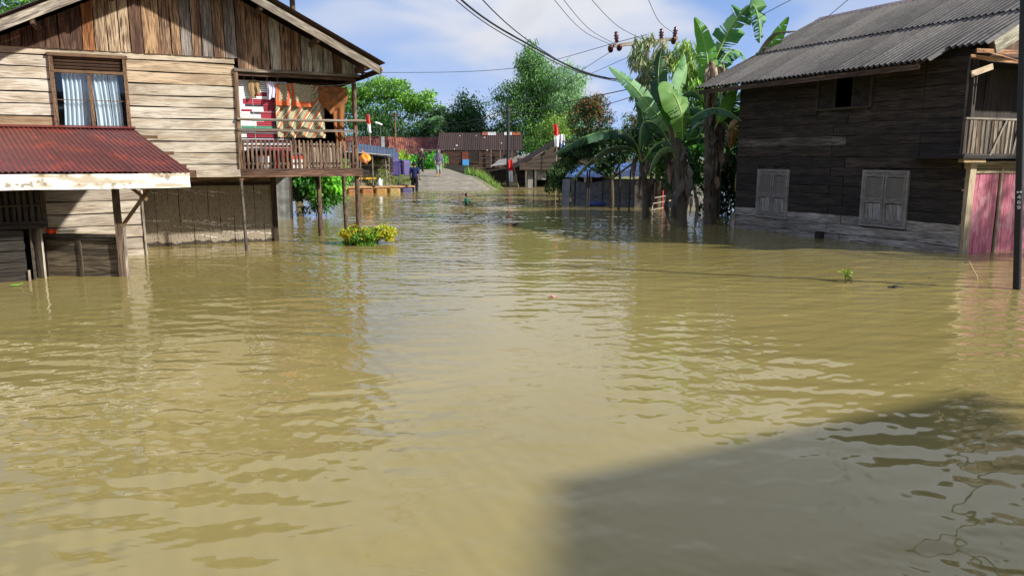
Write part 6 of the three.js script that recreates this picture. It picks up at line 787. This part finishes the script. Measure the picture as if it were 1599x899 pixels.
function person(label, p, turn, S, k) {              // S: joints in metres, feet on y = 0, facing +z; k: materials and garments
  const o = thing('person', label, 'person', p, turn); o.scale.setScalar(k.scale ?? 1);
  const { hip, chest, neck, head, sh, el, wr, hp, kn, an, toe } = S, legs = [], arms = [];
  for (const s of [0, 1]) { legs.push([hp[s], kn[s], 0.082, 0.055], [kn[s], an[s], 0.055, 0.036], [an[s], toe[s], 0.036, 0.03]); arms.push([sh[s], el[s], 0.046, 0.037], [el[s], wr[s], 0.037, 0.025]); }
  const H = head, skull = [[[H[0], H[1] + 0.03, H[2] - 0.015], [H[0], H[1] + 0.02, H[2] + 0.01], 0.088, 0.085], [[H[0], H[1] - 0.03, H[2] + 0.02], [H[0], H[1] - 0.075, H[2] + 0.045], 0.066, 0.045]], face = [[[H[0], H[1] + 0.0, H[2] + 0.09], [H[0], H[1] - 0.025, H[2] + 0.108], 0.009, 0.014]], ears = [-1, 1].map((s) => [[H[0] + s * 0.086, H[1] + 0.0, H[2]], [H[0] + s * 0.09, H[1] - 0.035, H[2]], 0.014, 0.01]);
  const torso = [[hip, chest, 0.125, 0.13], [[sh[0][0] * 0.75, sh[0][1] - 0.04, sh[0][2]], [sh[1][0] * 0.75, sh[1][1] - 0.04, sh[1][2]], 0.085, 0.085], [chest, neck, 0.07, 0.05]], squash = 1.35;
  const tor = (x, y, z, g) => { const cz = lerp(hip[2], chest[2], clamp((y - hip[1]) / (chest[1] - hip[1]))); return fold(torso, 0.08, x, y, cz + (z - cz) * squash) / 1.15 - g; };
  const all = [...arms, ...legs, [neck, [H[0], H[1] - 0.04, H[2]], 0.05, 0.05]], mid = [hip[0], 0.85, hip[2]];
  const bodyFn = (x, y, z) => { let d = smin(fold(all, 0.03, x, y, z), tor(x, y, z, 0.0), 0.04); return smin(smin(d, fold(skull, 0.05, x, y, z), 0.02), fold([...face, ...ears], 0.01, x, y, z), 0.012); };
  const geos = [sdfGeo(bodyFn, mid, 0.95, 128), handGeo(wr[0], el[0], 1), handGeo(wr[1], el[1], -1)];
  mesh('body', join(geos), k.skin, o);
  for (const s of [-1, 1]) mesh('eye', new THREE.SphereGeometry(0.011, 10, 8).translate(H[0] + s * 0.032, H[1] + 0.008, H[2] + 0.088), plain('1c1410', 0.3), o); mesh('mouth', new THREE.SphereGeometry(0.018, 10, 6).scale(1.2, 0.28, 0.5).translate(H[0], H[1] - 0.055, H[2] + 0.085), plain('7a3c34', 0.6), o);
  const sl = k.sleeve ?? 0.8, slv = arms.filter((_, i) => i % 2 === 0).map(([a, b, ra, rb]) => [a, V(...a).lerp(V(...b), sl).toArray(), ra + 0.02, rb + 0.026]); if (k.longSleeve) arms.forEach(([a, b, ra, rb], i) => { if (i % 2) slv.push([a, V(...a).lerp(V(...b), 0.9).toArray(), ra + 0.024, rb + 0.022]); });
  const wave = (x, y, z) => 0.006 * Math.sin(y * 34 + x * 21) * Math.sin(z * 26 + x * 13) + 0.004 * Math.sin(y * 61 + z * 37);
  mesh('shirt', sdfGeo((x, y, z) => Math.max(smin(tor(x, y, z, 0.024 + (k.flare ?? 0) * clamp(chest[1] - y)), fold(slv, 0.03, x, y, z), 0.04) + wave(x, y, z), k.hem - y, y - (neck[1] - 0.005)), mid, 0.95, 112), k.shirt, o);
  mesh('trousers', sdfGeo((x, y, z) => { let d = fold(legs.filter((_, i) => i % 3 < 2).map(([a, b, ra, rb]) => [a, b, ra + 0.028, rb + 0.032]), 0.03, x, y, z); d = smin(d, tor(x, y, z, 0.012), 0.05); return Math.max(d + wave(x, y, z), y - hip[1] - 0.06, k.cuff - y); }, [mid[0], 0.5, mid[2]], 0.72, 96), k.trousers, o);
  if (k.hijab) mesh('hijab', sdfGeo((x, y, z) => { const dome = cap(x, y, z, [H[0], H[1] + 0.02, H[2] - 0.02], [H[0], H[1] - 0.06, H[2] - 0.01], 0.12, 0.115), t = clamp((neck[1] + 0.05 - y) / 0.5), drop = Math.hypot((x - H[0]) / (1 + 0.2 * t), (z - H[2] * (1 - t) - hip[2] * t) * (1.3 - 0.1 * t)) - lerp(0.1, 0.25, Math.pow(t, 0.7)) + 0.012 * Math.sin(Math.atan2(x, z) * 9 + y * 6) * t; let d = smin(dome, Math.max(drop, y - H[1] + 0.02, 0.98 - y + 0.1 * Math.abs(x)), 0.06); const open = Math.hypot(x - H[0], (y - H[1] + 0.01) * 0.8, z - H[2] - 0.13) - 0.078; return Math.max(d, -open); }, [mid[0], 1.2, mid[2]], 0.5, 96), k.hijab, o);
  else mesh(k.cap ? 'cap' : 'hair', sdfGeo((x, y, z) => { const d = cap(x, y, z, [H[0], H[1] + 0.035, H[2] - 0.022], [H[0], H[1] + 0.0, H[2] - 0.02], k.cap ? 0.125 : 0.1, k.cap ? 0.12 : 0.094) + 0.004 * Math.sin(x * 130) * Math.sin(y * 110 + z * 90); return Math.max(d, (z - H[2]) - 0.03 - 0.5 * (y - H[1] - 0.05) - 0.06 * sstep(0.06, 0.09, y - H[1]), (H[1] - (k.hairLow ?? 0.06)) - y); }, [H[0], H[1], H[2]], 0.17, 56), k.hair, o);
  return o;
}
{
  const skin = new THREE.MeshPhysicalMaterial({ color: new THREE.Color('#8a5c42'), roughness: 0.6 }), hair = plain('14100e', 0.6);
  const stand = { hip: [0, 0.84, 0], chest: [0, 1.16, 0], neck: [0, 1.36, 0], head: [0, 1.5, 0.015], sh: [[-0.17, 1.3, 0], [0.17, 1.3, 0]], el: [[-0.24, 1.03, -0.03], [0.24, 1.03, -0.02]], wr: [[-0.25, 0.8, 0.07], [0.25, 0.8, 0.08]], hp: [[-0.085, 0.8, 0], [0.085, 0.8, 0]], kn: [[-0.1, 0.44, 0.03], [0.12, 0.44, 0.07]], an: [[-0.11, 0.08, -0.05], [0.14, 0.08, 0.06]], toe: [[-0.12, 0.03, 0.1], [0.16, 0.03, 0.21]] };
  person('person in a blue shirt seen from behind wading towards the road', [-5.13, -0.12, -39.85], Math.PI - 0.1, stand, { skin, hair, shirt: gritty('24408c', 0.9), trousers: gritty('23242c', 0.9), hem: 0.82, cuff: 0.08 });
  const walk = { ...stand, el: [[-0.25, 1.05, 0.04], [0.25, 1.04, -0.06]], wr: [[-0.2, 0.88, 0.17], [0.28, 0.8, -0.02]], kn: [[-0.08, 0.45, 0.1], [0.08, 0.44, -0.02]], an: [[-0.07, 0.08, 0.06], [0.08, 0.13, -0.22]], toe: [[-0.08, 0.03, 0.2], [0.09, 0.03, -0.1]] };
  person('person in a long grey lilac head scarf and pale trousers walking down the road', [-4.45, 0.6, -46], 0.06, walk, { skin: new THREE.MeshPhysicalMaterial({ color: new THREE.Color('#a87858'), roughness: 0.6 }), hair, hijab: gritty('9690aa', 0.9), shirt: gritty('b4b6c0', 0.9), trousers: gritty('e2e6de', 0.9), hem: 0.62, flare: 0.12, cuff: 0.24, longSleeve: true, scale: 1.0 });
  const lean = { ...stand, chest: [0, 1.12, 0.12], neck: [0, 1.28, 0.22], head: [0, 1.38, 0.3], sh: [[-0.17, 1.24, 0.16], [0.17, 1.24, 0.16]], el: [[-0.24, 1.02, 0.26], [0.25, 1.0, 0.24]], wr: [[-0.18, 0.92, 0.44], [0.2, 0.88, 0.42]] };
  person('person in dark clothes and a white cap leaning forward behind the blue shirt', [-6.05, 0.78, -50], 0.5, lean, { skin, hair: gritty('e8e6e2', 0.8), cap: true, shirt: gritty('4c443c', 0.9), trousers: gritty('1c1a1a', 0.9), hem: 0.82, cuff: 0.08, longSleeve: true });
  const kid = { ...stand, el: [[-0.2, 1.06, 0.1], [0.2, 1.06, 0.12]], wr: [[-0.15, 0.95, 0.28], [0.15, 0.97, 0.3]] };
  person('child in a green shirt standing waist deep in the flood', [-1.67, -0.66, -27.77], 1.35, kid, { skin, hair, shirt: gritty('1f9a72', 0.9), trousers: gritty('2c3040', 0.9), hem: 0.8, cuff: 0.4, scale: 0.68, hairLow: 0.1 });
}
renderer.render(scene, camera);
